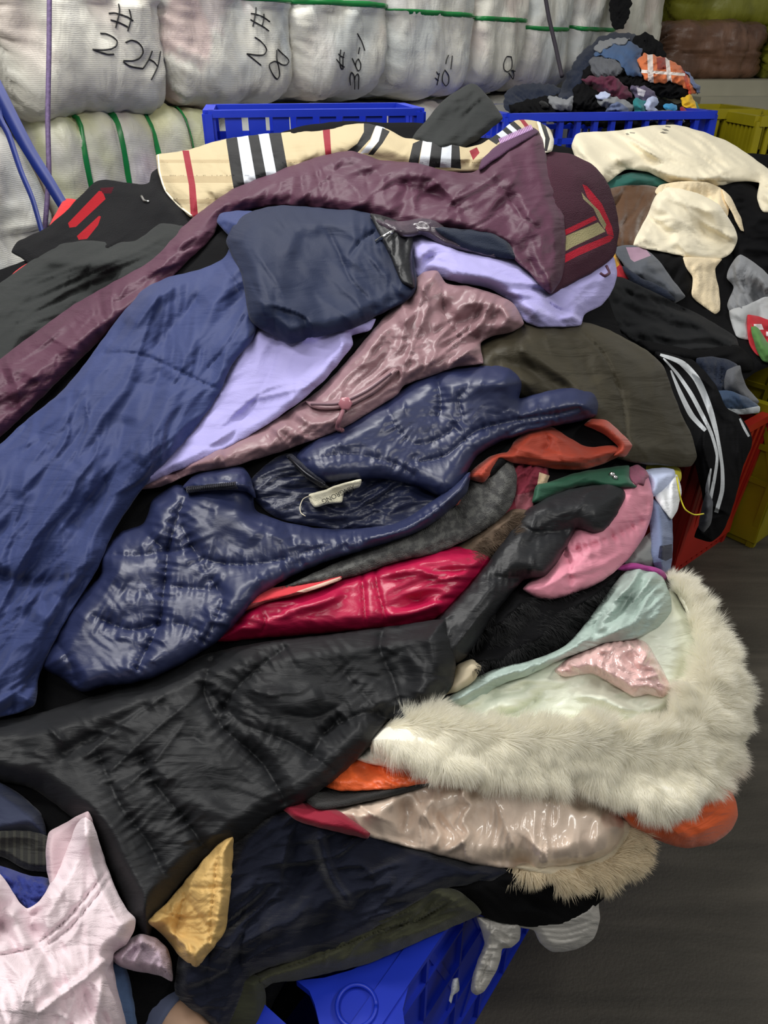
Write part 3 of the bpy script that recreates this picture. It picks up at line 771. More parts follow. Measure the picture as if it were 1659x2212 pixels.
# far blue basket under the jeans heap, standing on two others
fb = Wp(1535, 268, 3.25); fa = Wp(1098, 236, 3.05); fd = (fb - fa)[:2]; fl = np.linalg.norm(fd); fd /= fl
zt = 1.44
for k, (zz, lab) in enumerate(((zt - 0.46, 'blue lattice basket filled with the far heap of jeans and shirts'), (zt - 0.94, 'lower blue basket carrying the one with the far jeans heap'), (0.0, 'lowest blue basket of the far stack'))):
    crate('plastic_basket', (fa[0], fa[1], zz), fd, fl, 0.75, 0.46 if k < 2 else zt - 0.96, blue, lab, 'blue baskets stacked at the back', nv=12, rails=(0, 0.45, 0.8, 1.0), flare=0.0, t=0.03, rimh=0.03)
# blue basket behind the tartan lining
ga = Wp(450, 246, 2.02); gb = Wp(905, 268, 2.12); hd = (gb - ga)[:2]; hl = np.linalg.norm(hd); hd /= hl
zt2 = ga[2]
for k, (zz, hh, lab) in enumerate(((zt2 - 0.42, 0.42, 'blue lattice basket rim behind the tartan lining'), (0.55, zt2 - 0.45 - 0.55, 'blue basket under the one behind the tartan lining'), (0.0, 0.53, 'lowest blue basket behind the big heap'))):
    crate('plastic_basket', (ga[0], ga[1], zz), hd, hl, 0.30, hh, blue, lab, 'blue baskets stacked behind the big heap', nv=9, rails=(0, 0.45, 0.82, 1.0), flare=0.0, t=0.02, rimh=0.018, bar=0.045)
# yellow baskets at the upper right
for (x0, x1, yt, D, lab) in ((1515, 1640, 246, 3.9, 'yellow slatted basket behind the cream sweatshirt'), (1640, 1800, 262, 3.6, 'yellow slatted basket at the right edge behind the cream sweatshirt')):
    a = Wp(x0, yt, D); b = Wp(x1, yt, D); w = (b - a)[:2]; l = np.linalg.norm(w)
    crate('plastic_basket', (a[0], a[1], a[2] - 0.6), w, l, 0.5, 0.6, yel_p, lab, 'yellow baskets beyond the cream sweatshirt', nv=7, rails=(0, 0.4, 0.7, 1.0), flare=0.0, t=0.03)
    crate('plastic_basket', (a[0], a[1], 0.0), w, l, 0.5, a[2] - 0.62, yel_p, 'yellow basket under the ' + lab[7:], 'yellow baskets beyond the cream sweatshirt', nv=7, rails=(0, 0.4, 0.7, 1.0), flare=0.0, t=0.03)

# ropes and webbing
def line_obj(name, path, r, mat, label, cat, flat=1.0, seg=10):
    P = []
    c = np.array([[p[0], p[1], p[2]] for p in path], float)
    n = 60; t = np.linspace(0, len(c) - 1, n)
    cc = np.stack([np.interp(t, np.arange(len(c)), c[:, k]) for k in range(3)], 1)
    P = W(cc[:, 0], cc[:, 1], cc[:, 2])
    v, f = tube(P, r, seg, flat=flat, up=(0, 1, 0)); return tag(link(name, v, f, mat), label, cat)
pur = plain('violet_rope', (92, 74, 112), rough=0.7, var=0.2, nscale=90, bump=0.002)
line_obj('rope', [(107, -60, 1.98), (106, 100, 1.98), (103, 260, 1.98), (106, 380, 1.98), (99, 470, 1.98), (92, 560, 1.98)], 0.0065, pur, 'violet cord hanging in front of the 22H bale', 'rope')
blk = plain('black_cord', (40, 34, 44), rough=0.8)
line_obj('rope', [(1172, -40, 3.3), (1186, 40, 3.3), (1200, 100, 3.3), (1214, 165, 3.25)], 0.009, blk, 'dark cord hanging left of the jeans heap', 'rope')
web = plain('blue_webbing', (18, 38, 112), rough=0.5, var=0.15)
wr = empty('webbing_strap', Wp(80, 330, 1.9), 'blue webbing sling hanging at the left edge', 'strap')
def band(ca, wpx, D):
    ca = catmull(ca, 12, closed=False); n = len(ca); V = []; Fc = []
    for i in range(n):
        d = ca[min(i+1, n-1)] - ca[max(i-1, 0)]; d /= np.linalg.norm(d); q = np.array([-d[1], d[0]]); wq = np.interp(i / (n - 1), [0, 1], wpx)
        for k, (s_, dd) in enumerate(((-1, 0), (1, 0.012), (1, 0.016), (-1, 0.004))):
            p = ca[i] + q * s_ * wq / 2; V.append(Wp(p[0], p[1], D + dd))
    for i in range(n - 1):
        for k in range(4):
            a = 4*i+k; b = 4*i+(k+1) % 4; Fc.append((a, b, b+4, a+4))
    return np.array(V), Fc
v, f = band([(-60, 90), (0, 205), (60, 320), (110, 400), (152, 470)], (34, 22), 1.92); link('wide_band', v, f, web, wr)
v, f = band([(-20, 150), (0, 255), (18, 290), (45, 370), (70, 430), (90, 500)], (15, 10), 1.93); link('narrow_band', v, f, web, wr)
# heaps carry their goods: pedestals the eye never reaches are plain timber pallets
# ================================================================ HEAPS
H1 = Heap([(-150,450,1.90),(100,450,1.92),(400,400,1.86),(700,290,1.86),(1100,260,1.88),(1300,400,1.88),(1450,500,2.15),(1600,800,2.15),
 (-150,700,1.62),(0,700,1.60),(-150,1000,1.36),(0,1000,1.34),(0,1400,1.16),(0,1800,1.00),(-150,1800,0.98),(-150,2250,0.80),(0,2200,0.80),
 (500,600,1.55),(500,1000,1.32),(500,1400,1.16),(500,1800,1.04),(400,2300,0.96),
 (900,600,1.55),(900,1000,1.36),(900,1400,1.20),(900,1700,1.10),(900,2000,1.04),(800,2300,1.06),
 (1150,450,1.68),(1300,600,1.74),(1300,850,1.58),(1300,1000,1.50),(1300,1400,1.27),(1300,1700,1.17),(1300,1950,1.18),(1200,2100,1.22),
 (1480,1400,1.32),(1600,1500,1.38),(1600,1800,1.34),(1650,1200,1.7),(1500,1000,1.75),(1450,800,1.80)])
H2 = Heap([(1180,280,2.80),(1300,280,2.86),(1659,280,3.1),(1780,300,3.2),(1300,500,2.62),(1659,500,2.90),(1780,500,2.95),(1250,600,2.35),(1350,700,2.35),(1600,700,2.75),
 (1780,700,2.85),(1350,850,2.16),(1600,850,2.40),(1450,1000,2.20),(1600,1000,2.36),(1500,1150,2.34),(1650,1150,2.5),(1300,1100,2.05),(1780,1200,3.0)])
H3 = Heap([(1080,230,3.34),(1250,240,3.32),(1400,260,3.38),(1540,270,3.46),(1200,160,3.45),(1300,80,3.60),(1400,90,3.60),(1500,160,3.50),(1100,180,3.6),(1350,170,3.30),(1600,250,3.6)], x0=1000, y0=-60, x1=1659, y1=420)

H2.fold_gain = 1.9; H3.fold_gain = 1.3
# ---- materials
M_black = cloth('black_wool', (14, 14, 16), rough=0.95, spec=0.12, sheen=0.0, weave=0.8, wrinkle=0.3)
M_blackn = cloth('black_nylon', (24, 25, 29), rough=0.48, spec=0.42, sheen=0.0, weave=0.05, wrinkle=0.25, wscale=(14, 40))
M_black2 = cloth('black_matt_nylon', (26, 27, 30), rough=0.55, spec=0.3, sheen=0.02, weave=0.1, wrinkle=0.22, wscale=(10, 44))
M_char = cloth('charcoal_cotton', (46, 48, 48), rough=0.9, spec=0.15, sheen=0.05, weave=0.5, wrinkle=0.4)
M_plum = cloth('plum_poplin', (80, 45, 64), rough=0.5, spec=0.28, sheen=0.08, weave=0.1, wrinkle=0.45)
M_navy = cloth('navy_poplin', (47, 58, 102), rough=0.6, spec=0.22, sheen=0.15, weave=0.15, wrinkle=0.35, wscale=(6, 22))
M_navyd = cloth('dark_navy_poplin', (29, 38, 64), rough=0.6, spec=0.2, sheen=0.08, weave=0.15, wrinkle=0.3, wscale=(6, 22))
M_puff = cloth('navy_shiny_nylon', (36, 43, 78), rough=0.4, spec=0.6, sheen=0.0, weave=0.0, wrinkle=0.14, wscale=(10, 26), coat=0.0)
M_puffd = cloth('navy_lining', (24, 30, 58), rough=0.4, spec=0.5, weave=0.0, wrinkle=0.5)
M_lav = cloth('lavender_cotton', (166, 160, 214), rough=0.7, sheen=0.2, weave=0.3, wrinkle=0.35)
M_mauve = cloth('mauve_satin_nylon', (140, 108, 114), rough=0.4, spec=0.55, sheen=0.1, weave=0.05, wrinkle=0.25, wscale=(14, 28))
M_olive = cloth('olive_poplin', (58, 53, 40), rough=0.55, spec=0.25, sheen=0.05, weave=0.1, wrinkle=0.35)
M_rust = cloth('rust_poplin', (160, 56, 34), rough=0.6, spec=0.4, sheen=0.2, weave=0.1, wrinkle=0.5)
M_fleece = cloth('grey_fleece', (74, 74, 74), rough=1.0, sheen=0.1, spec=0.05, weave=2.2, wrinkle=0.35, wscale=(40, 40), col2=(98, 98, 96), c2scale=60)
M_hot = cloth('hot_pink_satin', (178, 18, 68), rough=0.36, spec=0.6, sheen=0.0, weave=0.05, wrinkle=0.25, wscale=(10, 26))
M_redw = cloth('red_wool', (196, 52, 62), rough=0.9, weave=0.4)
M_pinkp = cloth('pink_nylon', (222, 142, 162), rough=0.5, spec=0.4, sheen=0.1, weave=0.1, wrinkle=0.4, wscale=(10, 24))
M_green = cloth('green_poplin', (32, 78, 58), rough=0.6, weave=0.2)
M_crim = cloth('crimson_cotton', (140, 24, 48), rough=0.75)
M_sage = cloth('sage_nylon', (168, 186, 178), rough=0.4, spec=0.5, sheen=0.0, weave=0.05, wrinkle=0.7, wscale=(7, 30))
M_ivory = cloth('ivory_satin', (226, 230, 212), rough=0.4, spec=0.5, sheen=0.0, weave=0.1, wrinkle=0.5, wscale=(9, 18))
M_rose = cloth('pale_rose_film', (232, 190, 186), rough=0.12, spec=0.9, sheen=0.0, weave=0.0, wrinkle=0.8, wscale=(14, 14), coat=0.8)
M_orange = cloth('orange_nylon', (232, 100, 48), rough=0.4, spec=0.5, weave=0.05, wrinkle=0.7, wscale=(10, 12))
M_satin = cloth('beige_satin', (222, 200, 182), rough=0.22, spec=0.75, sheen=0.0, weave=0.05, wrinkle=0.2, wscale=(8, 12), coat=0.6)
M_must = cloth('mustard_nylon', (204, 168, 104), rough=0.6, spec=0.35, sheen=0.1, weave=0.1, wrinkle=0.4, wscale=(20, 20))
M_pinks = cloth('pale_pink_cotton', (232, 214, 220), rough=0.8, sheen=0.2, weave=0.3, wrinkle=0.5, wscale=(8, 22))
M_lilac = cloth('lilac_rib_cotton', (176, 156, 170), rough=0.85, weave=0.6)
M_cream = cloth('cream_fleece', (238, 228, 202), rough=0.9, sheen=0.3, weave=0.4, wrinkle=0.35)
M_creamr = cloth('cream_rib', (232, 214, 180), rough=0.9, weave=0.8, wrinkle=0.4)
M_brown = cloth('brown_velvet', (86, 58, 36), rough=0.8, sheen=0.6)
M_teal = cloth('bottle_green_cotton', (34, 88, 80), rough=0.85)
M_grey = cloth('grey_jersey', (128, 130, 134), rough=0.9, sheen=0.2, weave=0.5)
M_greyd = cloth('dark_grey_jersey', (88, 90, 96), rough=0.9, weave=0.5)
M_denim = cloth('blue_denim', (48, 66, 96), rough=0.9, weave=1.0, col2=(66, 90, 126), c2scale=9)
M_denimd = cloth('dark_denim', (26, 34, 52), rough=0.9, weave=1.0)
M_slate = cloth('slate_blue_jersey', (100, 112, 146), rough=0.85, weave=0.4)
M_royal = cloth('royal_blue_cotton', (40, 52, 124), rough=0.8)
M_white = cloth('white_cotton', (236, 238, 242), rough=0.8)
M_palebl = cloth('pale_blue_cotton', (186, 196, 226), rough=0.75)
M_yellow = cloth('yellow_cotton', (204, 194, 40), rough=0.75)
M_magenta = cloth('magenta_cotton', (150, 50, 124), rough=0.7)
M_silver = cloth('washed_grey_satin', (200, 196, 190), rough=0.45, spec=0.5, metal=0.0, wrinkle=0.6)
M_navylow = cloth('midnight_cotton', (24, 27, 41), rough=0.8, spec=0.12, weave=0.3, wrinkle=0.4)
M_olow = cloth('olive_canvas', (72, 73, 58), rough=0.9, spec=0.1, weave=0.6)
M_paint = cloth('printed_cotton', (255, 255, 255), rough=0.75, spec=0.3, weave=0.3, wrinkle=0.35, painted=True, var=0.05)
M_paintj = cloth('striped_jersey', (255, 255, 255), rough=0.85, spec=0.1, sheen=0.0, weave=0.4, wrinkle=0.3, painted=True, var=0.04)
M_paintk = cloth('striped_knit', (255, 255, 255), rough=0.95, spec=0.08, sheen=0.04, weave=1.4, wrinkle=0.2, painted=True)
M_furw = fur_mat('white_fur', (252, 249, 238), 0.52)
M_furb = fur_mat('beige_fur', (232, 218, 190), 0.4)
M_furk = plain('black_fur', (22, 22, 24), rough=0.7, spec=0.3)
M_furbr = plain('brown_fur', (92, 76, 62), rough=0.8, spec=0.3, var=0.3, nscale=40)
metal = plain('zip_metal', (190, 190, 190), rough=0.25, metal=1.0)
darkmetal = plain('dark_zip', (40, 40, 46), rough=0.35, metal=0.6)
HEAPG = 'winter clothes in the big heap'
def on(heap, P, up=0.004):
    P = np.array(P, float); return W(P[:, 0], P[:, 1], heap.depth(P) - up)
def surf_tube(name, heap, path, r, mat, parent, up=0.003, seg=8, flat=1.0, step=4):
    p = catmull(pts(path), step, closed=False); v, f = tube(on(heap, p, up), r, seg, flat=flat, up=tuple(-FW))
    return link(name, v, f, mat, parent)

# ================================================================ HEAP 3: far jeans and shirts
FG = 'clothes in the far heap on the blue baskets'
def far(label, cat, outline, mat, **k):
    kw = dict(rough=5.0, rw=11.0, thick=34, rim=16, step=3.0, blur=2, mx=1, back=70, rnd=0.3, folds=[('r', random.Random(label).uniform(0, 180), 11, 34, 13)], creases=(5, random.Random(label).uniform(0, 180), 50, 26, 14))
    kw.update(k); name = cat.replace(' ', '_').replace('-', '_')
    return G(H3, name, label, cat, outline, mat, group=FG, **kw)
far('shadowy dark navy cloth on the left end of the far heap', 'cloth', '1088,215 1100,190 1150,180 1200,185 1230,215 1225,245 1150,250 1095,240', M_denimd)
far('black cloth at the foot of the far heap, behind the basket rim', 'cloth', '1100,225 1200,205 1350,200 1520,240 1530,285 1400,285 1250,270 1110,250', M_black)
far('dark denim trousers sloping down the left flank of the far heap', 'trousers', '1205,215 1225,160 1250,120 1290,85 1330,70 1375,75 1380,110 1330,130 1290,150 1260,190 1240,225', M_denimd)
far('black fleece over the right shoulder of the far heap', 'fleece', '1375,80 1395,70 1425,90 1440,120 1430,150 1380,140 1350,110', M_black)
far('black garment lying across the middle of the far heap', 'garment', '1260,150 1330,130 1440,150 1490,190 1480,215 1400,205 1330,190 1260,185', M_black)
far('dark grey sweatshirt lump in the middle of the far heap', 'sweatshirt', '1275,130 1300,115 1330,120 1345,145 1335,165 1300,172 1278,158', M_greyd)
far('crumpled mid-blue jeans on top of the far heap', 'jeans', '1288,100 1320,88 1360,90 1385,105 1380,140 1385,165 1360,165 1345,145 1320,125 1285,120', M_denim)
far('grey T-shirt edge folded over the crumpled jeans', 'shirt', '1286,108 1290,92 1320,84 1362,82 1350,92 1318,98 1296,114', M_grey, thick=16)
far('orange, red and white checked shirt on the far heap', 'shirt', '1380,130 1392,116 1415,118 1450,130 1478,150 1500,180 1505,200 1492,205 1475,185 1450,178 1420,180 1395,172 1385,155', M_paint,
    base_col=(214, 118, 72), paint=[('1398,112 1410,112 1412,182 1400,182', (228, 214, 208)), ('1418,124 1440,124 1440,150 1420,150', (150, 56, 44)), ('1436,112 1444,112 1452,182 1442,182', (230, 216, 210)), ('1470,140 1478,140 1496,210 1486,205', (196, 76, 48)), ('1380,150 1480,158 1480,164 1380,157', (236, 226, 220))])
far('thin pale blue cloth trailing beside the checked shirt', 'cloth', '1478,152 1490,158 1508,185 1514,200 1506,206 1500,188', M_slate, thick=10)
far('burgundy ribbed sweater in the far heap', 'sweater', '1256,172 1290,165 1330,168 1355,190 1366,210 1345,216 1310,205 1275,190', cloth('burgundy_knit', (86, 36, 56), rough=0.9))
far('violet and white patterned cloth right of the burgundy sweater', 'cloth', '1360,185 1400,190 1420,208 1410,218 1375,214', M_paint, base_col=(92, 84, 108), paint=[('1375,188 1395,196 1390,210 1378,205', (190, 186, 196))])
far('dark charcoal jacket left of the pale shirt in the far heap', 'jacket', '1240,185 1262,182 1290,200 1300,235 1262,240 1238,225', M_black)
far('light grey shirt spread at the front of the far heap', 'shirt', '1290,212 1310,205 1345,215 1370,228 1366,246 1335,240 1300,230', M_grey)
far('light blue collar poking out left of the grey shirt', 'shirt', '1286,205 1300,198 1318,204 1310,216 1292,214', M_palebl, thick=12)
far('slate violet T-shirt under the grey shirt', 'shirt', '1310,232 1335,224 1355,232 1358,250 1330,254 1312,246', M_slate)
far('sage grey crumpled top on the left basket rim', 'top', '1182,212 1200,206 1220,214 1238,208 1240,228 1226,240 1205,238 1190,228', M_grey)
far('small striped cloth beside the sage grey top', 'cloth', '1165,222 1178,219 1186,226 1184,234 1168,232', M_paint, base_col=(160, 168, 196), thick=10)
far('teal top bunched at the front of the far heap', 'top', '1366,216 1385,212 1398,222 1400,245 1392,262 1378,258 1368,240', cloth('teal_jersey', (44, 120, 124), rough=0.85))
far('knotted light blue sleeve at the front of the far heap', 'shirt', '1392,228 1402,212 1418,208 1424,222 1412,232 1420,242 1404,244', M_palebl)
far('bright sky blue cloth near the right of the far heap', 'cloth', '1432,228 1448,222 1462,226 1464,238 1444,242', cloth('sky_jersey', (62, 146, 196), rough=0.85), thick=14)
far('charcoal T-shirt in front of the sky blue cloth', 'shirt', '1400,242 1430,238 1465,242 1480,262 1440,270 1402,262', M_greyd)
far('small orange cloth lump at the front rim', 'cloth', '1420,256 1432,252 1442,257 1440,266 1424,266', M_orange, thick=14)
far('maroon scarf under the yellow cloth', 'scarf', '1470,232 1490,236 1508,250 1506,262 1485,258 1470,246', M_crim, thick=16)
far('yellow cloth hanging at the right end of the far heap', 'cloth', '1470,214 1480,206 1498,210 1508,228 1514,255 1502,262 1494,240 1478,228', M_paint, base_col=(226, 180, 40), paint=[('1499,208 1506,208 1518,258 1512,262', (60, 120, 90))])
far('black shawl hanging between the bales above the far heap', 'shawl', '1322,-20 1360,-20 1362,20 1345,62 1322,58 1316,20', M_black, thick=20)

# ================================================================ HEAP 2: right-hand heap
RG = 'clothes in the right-hand heap'
def right(label, cat, outline, mat, **k):
    kw = dict(thick=30, rim=22, step=5, blur=3, mx=2, back=90, folds=[('r', random.Random(label).uniform(0, 180), 40, 120, 9)])
    kw.update(k); name = (cat or 'panel').replace(' ', '_').replace('-', '_')
    return G(H2, name, label, cat, outline, mat, group=RG if cat else None, **kw)
core2 = right('black clothes packed at the bottom of the right-hand heap', 'clothes', '1150,310 1300,330 1600,330 1760,360 1760,760 1640,800 1500,900 1400,900 1200,760 1140,500', M_black, back=420, step=14, thick=10)
right('black jacket under the tail of the cream sweatshirt', 'jacket', '1530,395 1600,390 1660,420 1760,440 1760,640 1640,620 1590,560 1560,470', M_black)
right('black top hanging in the middle of the right-hand heap', 'top', '1400,540 1480,545 1500,600 1480,640 1430,640 1390,600', M_black)
right('bottle green cloth peeping out under the cream sweatshirt', 'cloth', '1295,410 1320,385 1370,372 1420,375 1450,395 1400,405 1310,415', M_teal, thick=14)
right('dark brown velvety skirt beside the gathered cream top', 'skirt', '1300,415 1340,402 1400,400 1430,410 1400,470 1375,530 1340,535 1310,500', M_brown, folds=[('s', 100, 40, 200, 14)])
right('yellow and red edged cloth beside the striped knit cuff', 'cloth', '1310,545 1330,548 1345,575 1380,595 1375,610 1340,602 1320,590', M_paint, base_col=(176, 30, 44), paint=[('1300,540 1335,540 1338,572 1316,592', (216, 160, 50))], thick=16)
right('mid grey garment with a mauve patch right of the knit cuff', 'garment', '1325,535 1380,530 1420,560 1450,600 1480,640 1455,655 1420,620 1380,610 1345,570', M_paint, base_col=(84, 88, 96), paint=[('1352,534 1392,534 1406,552 1370,566 1362,560', (164, 132, 152))])
right('thin navy cloth above the black track top', 'cloth', '1345,575 1385,600 1420,615 1450,635 1460,650 1420,645 1370,620', M_denimd, thick=14)
right('grey jersey sweatshirt hanging in folds at the far right', 'sweatshirt', '1580,570 1600,550 1640,575 1665,600 1700,640 1690,690 1640,700 1600,700 1570,660 1585,620 1570,600', M_grey, folds=[('r', 70, 26, 120, 16)])
right('light grey jersey below the grey sweatshirt', 'shirt', '1575,672 1610,660 1660,640 1720,650 1720,700 1640,720 1622,735 1590,725', cloth('pale_grey_jersey', (170, 172, 174), rough=0.9), thick=22)
right('red gingham cloth at the right edge', 'cloth', '1615,680 1660,690 1720,720 1700,760 1640,770 1618,740', M_paint, base_col=(180, 40, 50), paint=[('1628,700 1645,700 1650,712 1630,712', (230, 220, 220)), ('1655,716 1680,720 1680,730 1655,726', (230, 220, 220))], thick=18)
right('green cloth scrap at the right edge', 'cloth', '1622,700 1640,712 1660,740 1720,790 1650,780 1628,738', cloth('leaf_cotton', (86, 130, 70), rough=0.9), thick=12)
cr = right('large cream sweatshirt draped over the right-hand heap', 'sweatshirt', '1235,315 1245,290 1290,284 1340,282 1400,272 1460,270 1520,285 1580,310 1640,350 1700,400 1720,450 1650,458 1635,430 1640,395 1600,392 1560,400 1500,405 1440,392 1400,372 1350,368 1305,398 1270,370 1245,345', M_paint,
    base_col=(232, 222, 196), paint=[('1438,271 1449,273 1448,276 1437,274', (140, 134, 120)), ('1429,278 1440,279 1446,283 1436,283', (130, 124, 110)), ('1425,286 1432,284 1444,288 1434,289', (130, 124, 110)), ('1351,288 1356,287 1360,291 1354,292', (150, 144, 130)), ('1360,285 1372,286 1371,289 1361,288', (160, 154, 140))],
    folds=[('r', 18, 34, 260, 12), ('s', 30, 70, 200, 12)], thick=46, rim=34, blur=7, mx=4,
    lines=[('g', '1560,300 1620,345 1650,400', 12, -10), ('g', '1320,345 1420,330 1540,350', 16, 12), ('g', '1300,385 1380,350 1460,355', 14, -10)])
ct = empty('gathered_top', Wp(1480, 500, 2.7), 'cream top with gathered waist and tie lying on the brown skirt', 'top', RG)
right(None, None, '1425,400 1470,392 1530,395 1560,410 1575,445 1570,470 1540,460 1440,440 1415,415', M_creamr, parent=ct, thick=24, folds=[('r', 95, 12, 80, 9)])[0].name = 'waistband'
right(None, None, '1415,425 1440,405 1500,415 1550,440 1580,480 1594,515 1580,545 1550,562 1520,568 1470,552 1410,540 1368,530 1385,490 1405,450', M_cream, parent=ct, thick=34, folds=[('s', 20, 60, 160, 14)])[0].name = 'bodice'
right(None, None, '1476,556 1560,560 1545,580 1552,620 1556,670 1545,678 1520,662 1495,640 1496,600 1480,575', M_creamr, parent=ct, thick=22, folds=[('r', 85, 18, 90, 9)])[0].name = 'cuff'
right(None, None, '1560,408 1578,425 1600,470 1607,500 1600,498 1585,468 1565,430', M_creamr, parent=ct, thick=8, rim=6, folds=[])[0].name = 'tie'
# black track jacket and trousers
tj = right('black track top spread below the right-hand heap', 'jacket', '1255,690 1270,640 1300,600 1340,598 1400,625 1460,655 1530,690 1590,730 1600,760 1625,790 1600,800 1560,770 1480,775 1420,765 1360,730 1320,700', cloth('black_jersey', (30, 31, 33), rough=0.85, spec=0.15, sheen=0.03), folds=[('r', 25, 40, 220, 14), ('s', 60, 90, 200, 14)], thick=36)
right('slim black sleeve running right from the black track top', 'sleeve', '1380,735 1440,745 1520,755 1590,745 1625,775 1625,800 1560,800 1480,785 1400,775', M_black, folds=[('r', 5, 18, 120, 7)])
right('dark navy ribbed beanie on the red basket edge', 'hat', '1505,775 1540,770 1590,785 1600,815 1585,850 1540,850 1510,820', M_denimd, folds=[('r', 95, 10, 80, 6)])
right('dark grey jersey hanging on the red basket edge', 'jersey', '1570,800 1598,790 1610,830 1640,868 1625,880 1590,860 1565,840', M_greyd)
sn = right('blue denim-look cap with a white edge on the red basket', 'cap', '1545,845 1580,845 1620,862 1642,880 1640,892 1590,895 1555,890 1540,870', M_paint, base_col=(52, 70, 96), paint=[('1540,880 1600,884 1645,876 1645,900 1540,898', (206, 212, 218))], folds=[('r', 15, 14, 60, 8)])
def ribbon(s_, w_):
    p = catmull(pts(s_), 9, closed=False); t = np.gradient(p, axis=0); t /= np.linalg.norm(t, axis=1)[:, None]; n_ = np.stack([-t[:, 1], t[:, 0]], 1)
    w = np.interp(np.linspace(0, 1, len(p)), np.linspace(0, 1, len(w_)), w_)[:, None] / 2
    return [tuple(q) for q in np.vstack([p + n_ * w, (p - n_ * w)[::-1]])]
STW = (206, 210, 214)
tt = right('black track trousers with three white stripes hanging over the red basket', 'trousers',
    '1415,760 1450,765 1500,780 1545,830 1570,880 1600,900 1625,950 1605,1010 1585,1090 1560,1150 1535,1170 1500,1160 1520,1100 1500,1000 1470,950 1440,870 1420,810', M_paintj, base_col=(20, 20, 22),
    paint=[(ribbon('1426,766 1471,783 1505,819 1532,880 1549,941 1560,1008 1560,1059 1547,1107', (5, 14, 15, 13, 8, 7, 9, 9)), STW),
           (ribbon('1433,774 1462,806 1492,850 1515,893 1536,935 1549,985 1544,1030 1534,1080', (3, 7, 9, 9, 7, 6, 7, 8)), STW),
           (ribbon('1449,800 1470,850 1494,897 1524,930', (3, 9, 12, 8)), STW),
           (ribbon('1536,1012 1528,1056 1531,1095', (3, 9, 7)), STW),
           (ribbon('1609,902 1620,922 1631,944', (6, 8, 7)), STW), (ribbon('1598,904 1608,925 1618,943', (4, 6, 5)), STW)],
    folds=[('s', 75, 60, 300, 12), ('r', 80, 40, 300, 5)], thick=40, back=120, step=3)
right('grey sock-like cloth trailing beside the striped trousers', 'cloth', '1527,1060 1540,1085 1535,1130 1520,1150 1508,1140 1515,1100', M_greyd, thick=14)

# things in the near end of the red basket, seen past the pink puffer
PG = 'clothes tucked beside the pink puffer'
def side(label, cat, outline, mat, **k):
    kw = dict(thick=40, rim=26, step=5, blur=3, mx=2, back=120, folds=[('r', random.Random(label).uniform(40, 90), 30, 120, 7)])
    kw.update(k); name = cat.replace(' ', '_'); return G(H1, name, label, cat, outline, mat, group=PG, **kw)
# ================================================================ HEAP 1: the big heap, bottom to top
def big(name, label, cat, outline, mat, **k):
    kw = dict(thick=16, rim=24, step=4.4); kw.update(k)
    g = k.get('group', HEAPG); kw.pop('group', None)
    if kw.get('parent') is not None: g = None
    return G(H1, name, label, cat, outline, mat, group=g, **kw)
big('clothes', 'black clothes packed in the core of the big heap', 'clothes', '60,560 300,430 700,330 1100,300 1260,380 1300,600 1400,900 1380,1100 1300,1400 1330,1700 1180,1930 900,1960 640,2090 500,2300 -110,2300 -110,640', M_black, back=330, step=14, thick=8, folds=[('r', 30, 120, 300, 10)], group=None)  # added filler core, black so that gaps between garments look shaded
side('yellow shirt behind the white ones in the red basket', 'shirt', '1380,1010 1440,1000 1468,1012 1472,1035 1450,1060 1400,1040', M_yellow, lift=-40)
side('grey skirt-like garment at the bottom beside the pink puffer', 'garment', '1345,1215 1370,1180 1420,1140 1440,1170 1430,1220 1405,1235 1360,1232', cloth('stone_grey_cotton', (110, 112, 112), rough=0.85))
side('slate blue sweatshirt beside the pink puffer', 'sweatshirt', '1400,1080 1430,1075 1448,1100 1454,1160 1448,1230 1425,1240 1410,1215 1405,1150', M_paint, base_col=(104, 116, 148), paint=[('1425,1180 1452,1175 1452,1205 1438,1212 1422,1205', (30, 34, 60))])
side('white shirt bundle beside the pink puffer', 'shirt', '1410,1062 1440,1030 1462,1025 1472,1060 1464,1100 1450,1122 1425,1090', M_white)
side('pale blue folded shirt above the white bundle', 'shirt', '1392,1016 1430,1010 1456,1014 1458,1030 1430,1060 1408,1074 1400,1050', M_palebl)
side('magenta sleeve tip over the fur hood', 'sleeve', '1330,1228 1360,1216 1400,1222 1430,1232 1442,1244 1435,1258 1400,1240 1360,1236', M_magenta, thick=16, rim=10, lift=10)

# lower front layers
big('cap', 'washed grey cap hanging out under the black wool coat', 'cap', '1120,1992 1180,1980 1240,1965 1290,1938 1295,1990 1280,2030 1240,2052 1195,2056 1168,2038 1152,2010 1122,2002', M_silver, rnd=0.5, thick=30, rim=20, back=30, step=3, folds=[('r', 8, 22, 90, 4)], lines=[('q','1160,2022 1220,2030 1288,2012',4,-4),('q','1158,2012 1220,2018 1290,1998',4,-4),('q','1155,2002 1220,2005 1290,1984',4,-4),('q','1170,2034 1220,2042 1282,2026',4,-4)])
sl = big('trousers', 'shiny pale grey trousers dangling over the basket edge', 'trousers', '1030,1980 1070,1985 1124,1996 1122,2030 1105,2046 1086,2050 1080,2075 1068,2105 1046,2140 1030,2150 1018,2142 1020,2112 1034,2068 1046,2040 1040,2010', M_silver, rnd=0.8, thick=24, rim=15, back=26, step=3, folds=[('r', 110, 14, 60, 7), ('r', 20, 24, 60, 8)], creases=(8, 100, 40, 40, 9), lines=[('v','1064,2056 1046,2098 1032,2138',4,-14),('v','1060,2000 1090,2015 1110,2040',5,10)])
big('rag', 'small white rag caught in the blue basket lattice', 'rag', '978,2115 990,2112 992,2140 980,2150 975,2168 970,2162 974,2140', M_white, thick=8, rim=5, group=None, lift=-30)
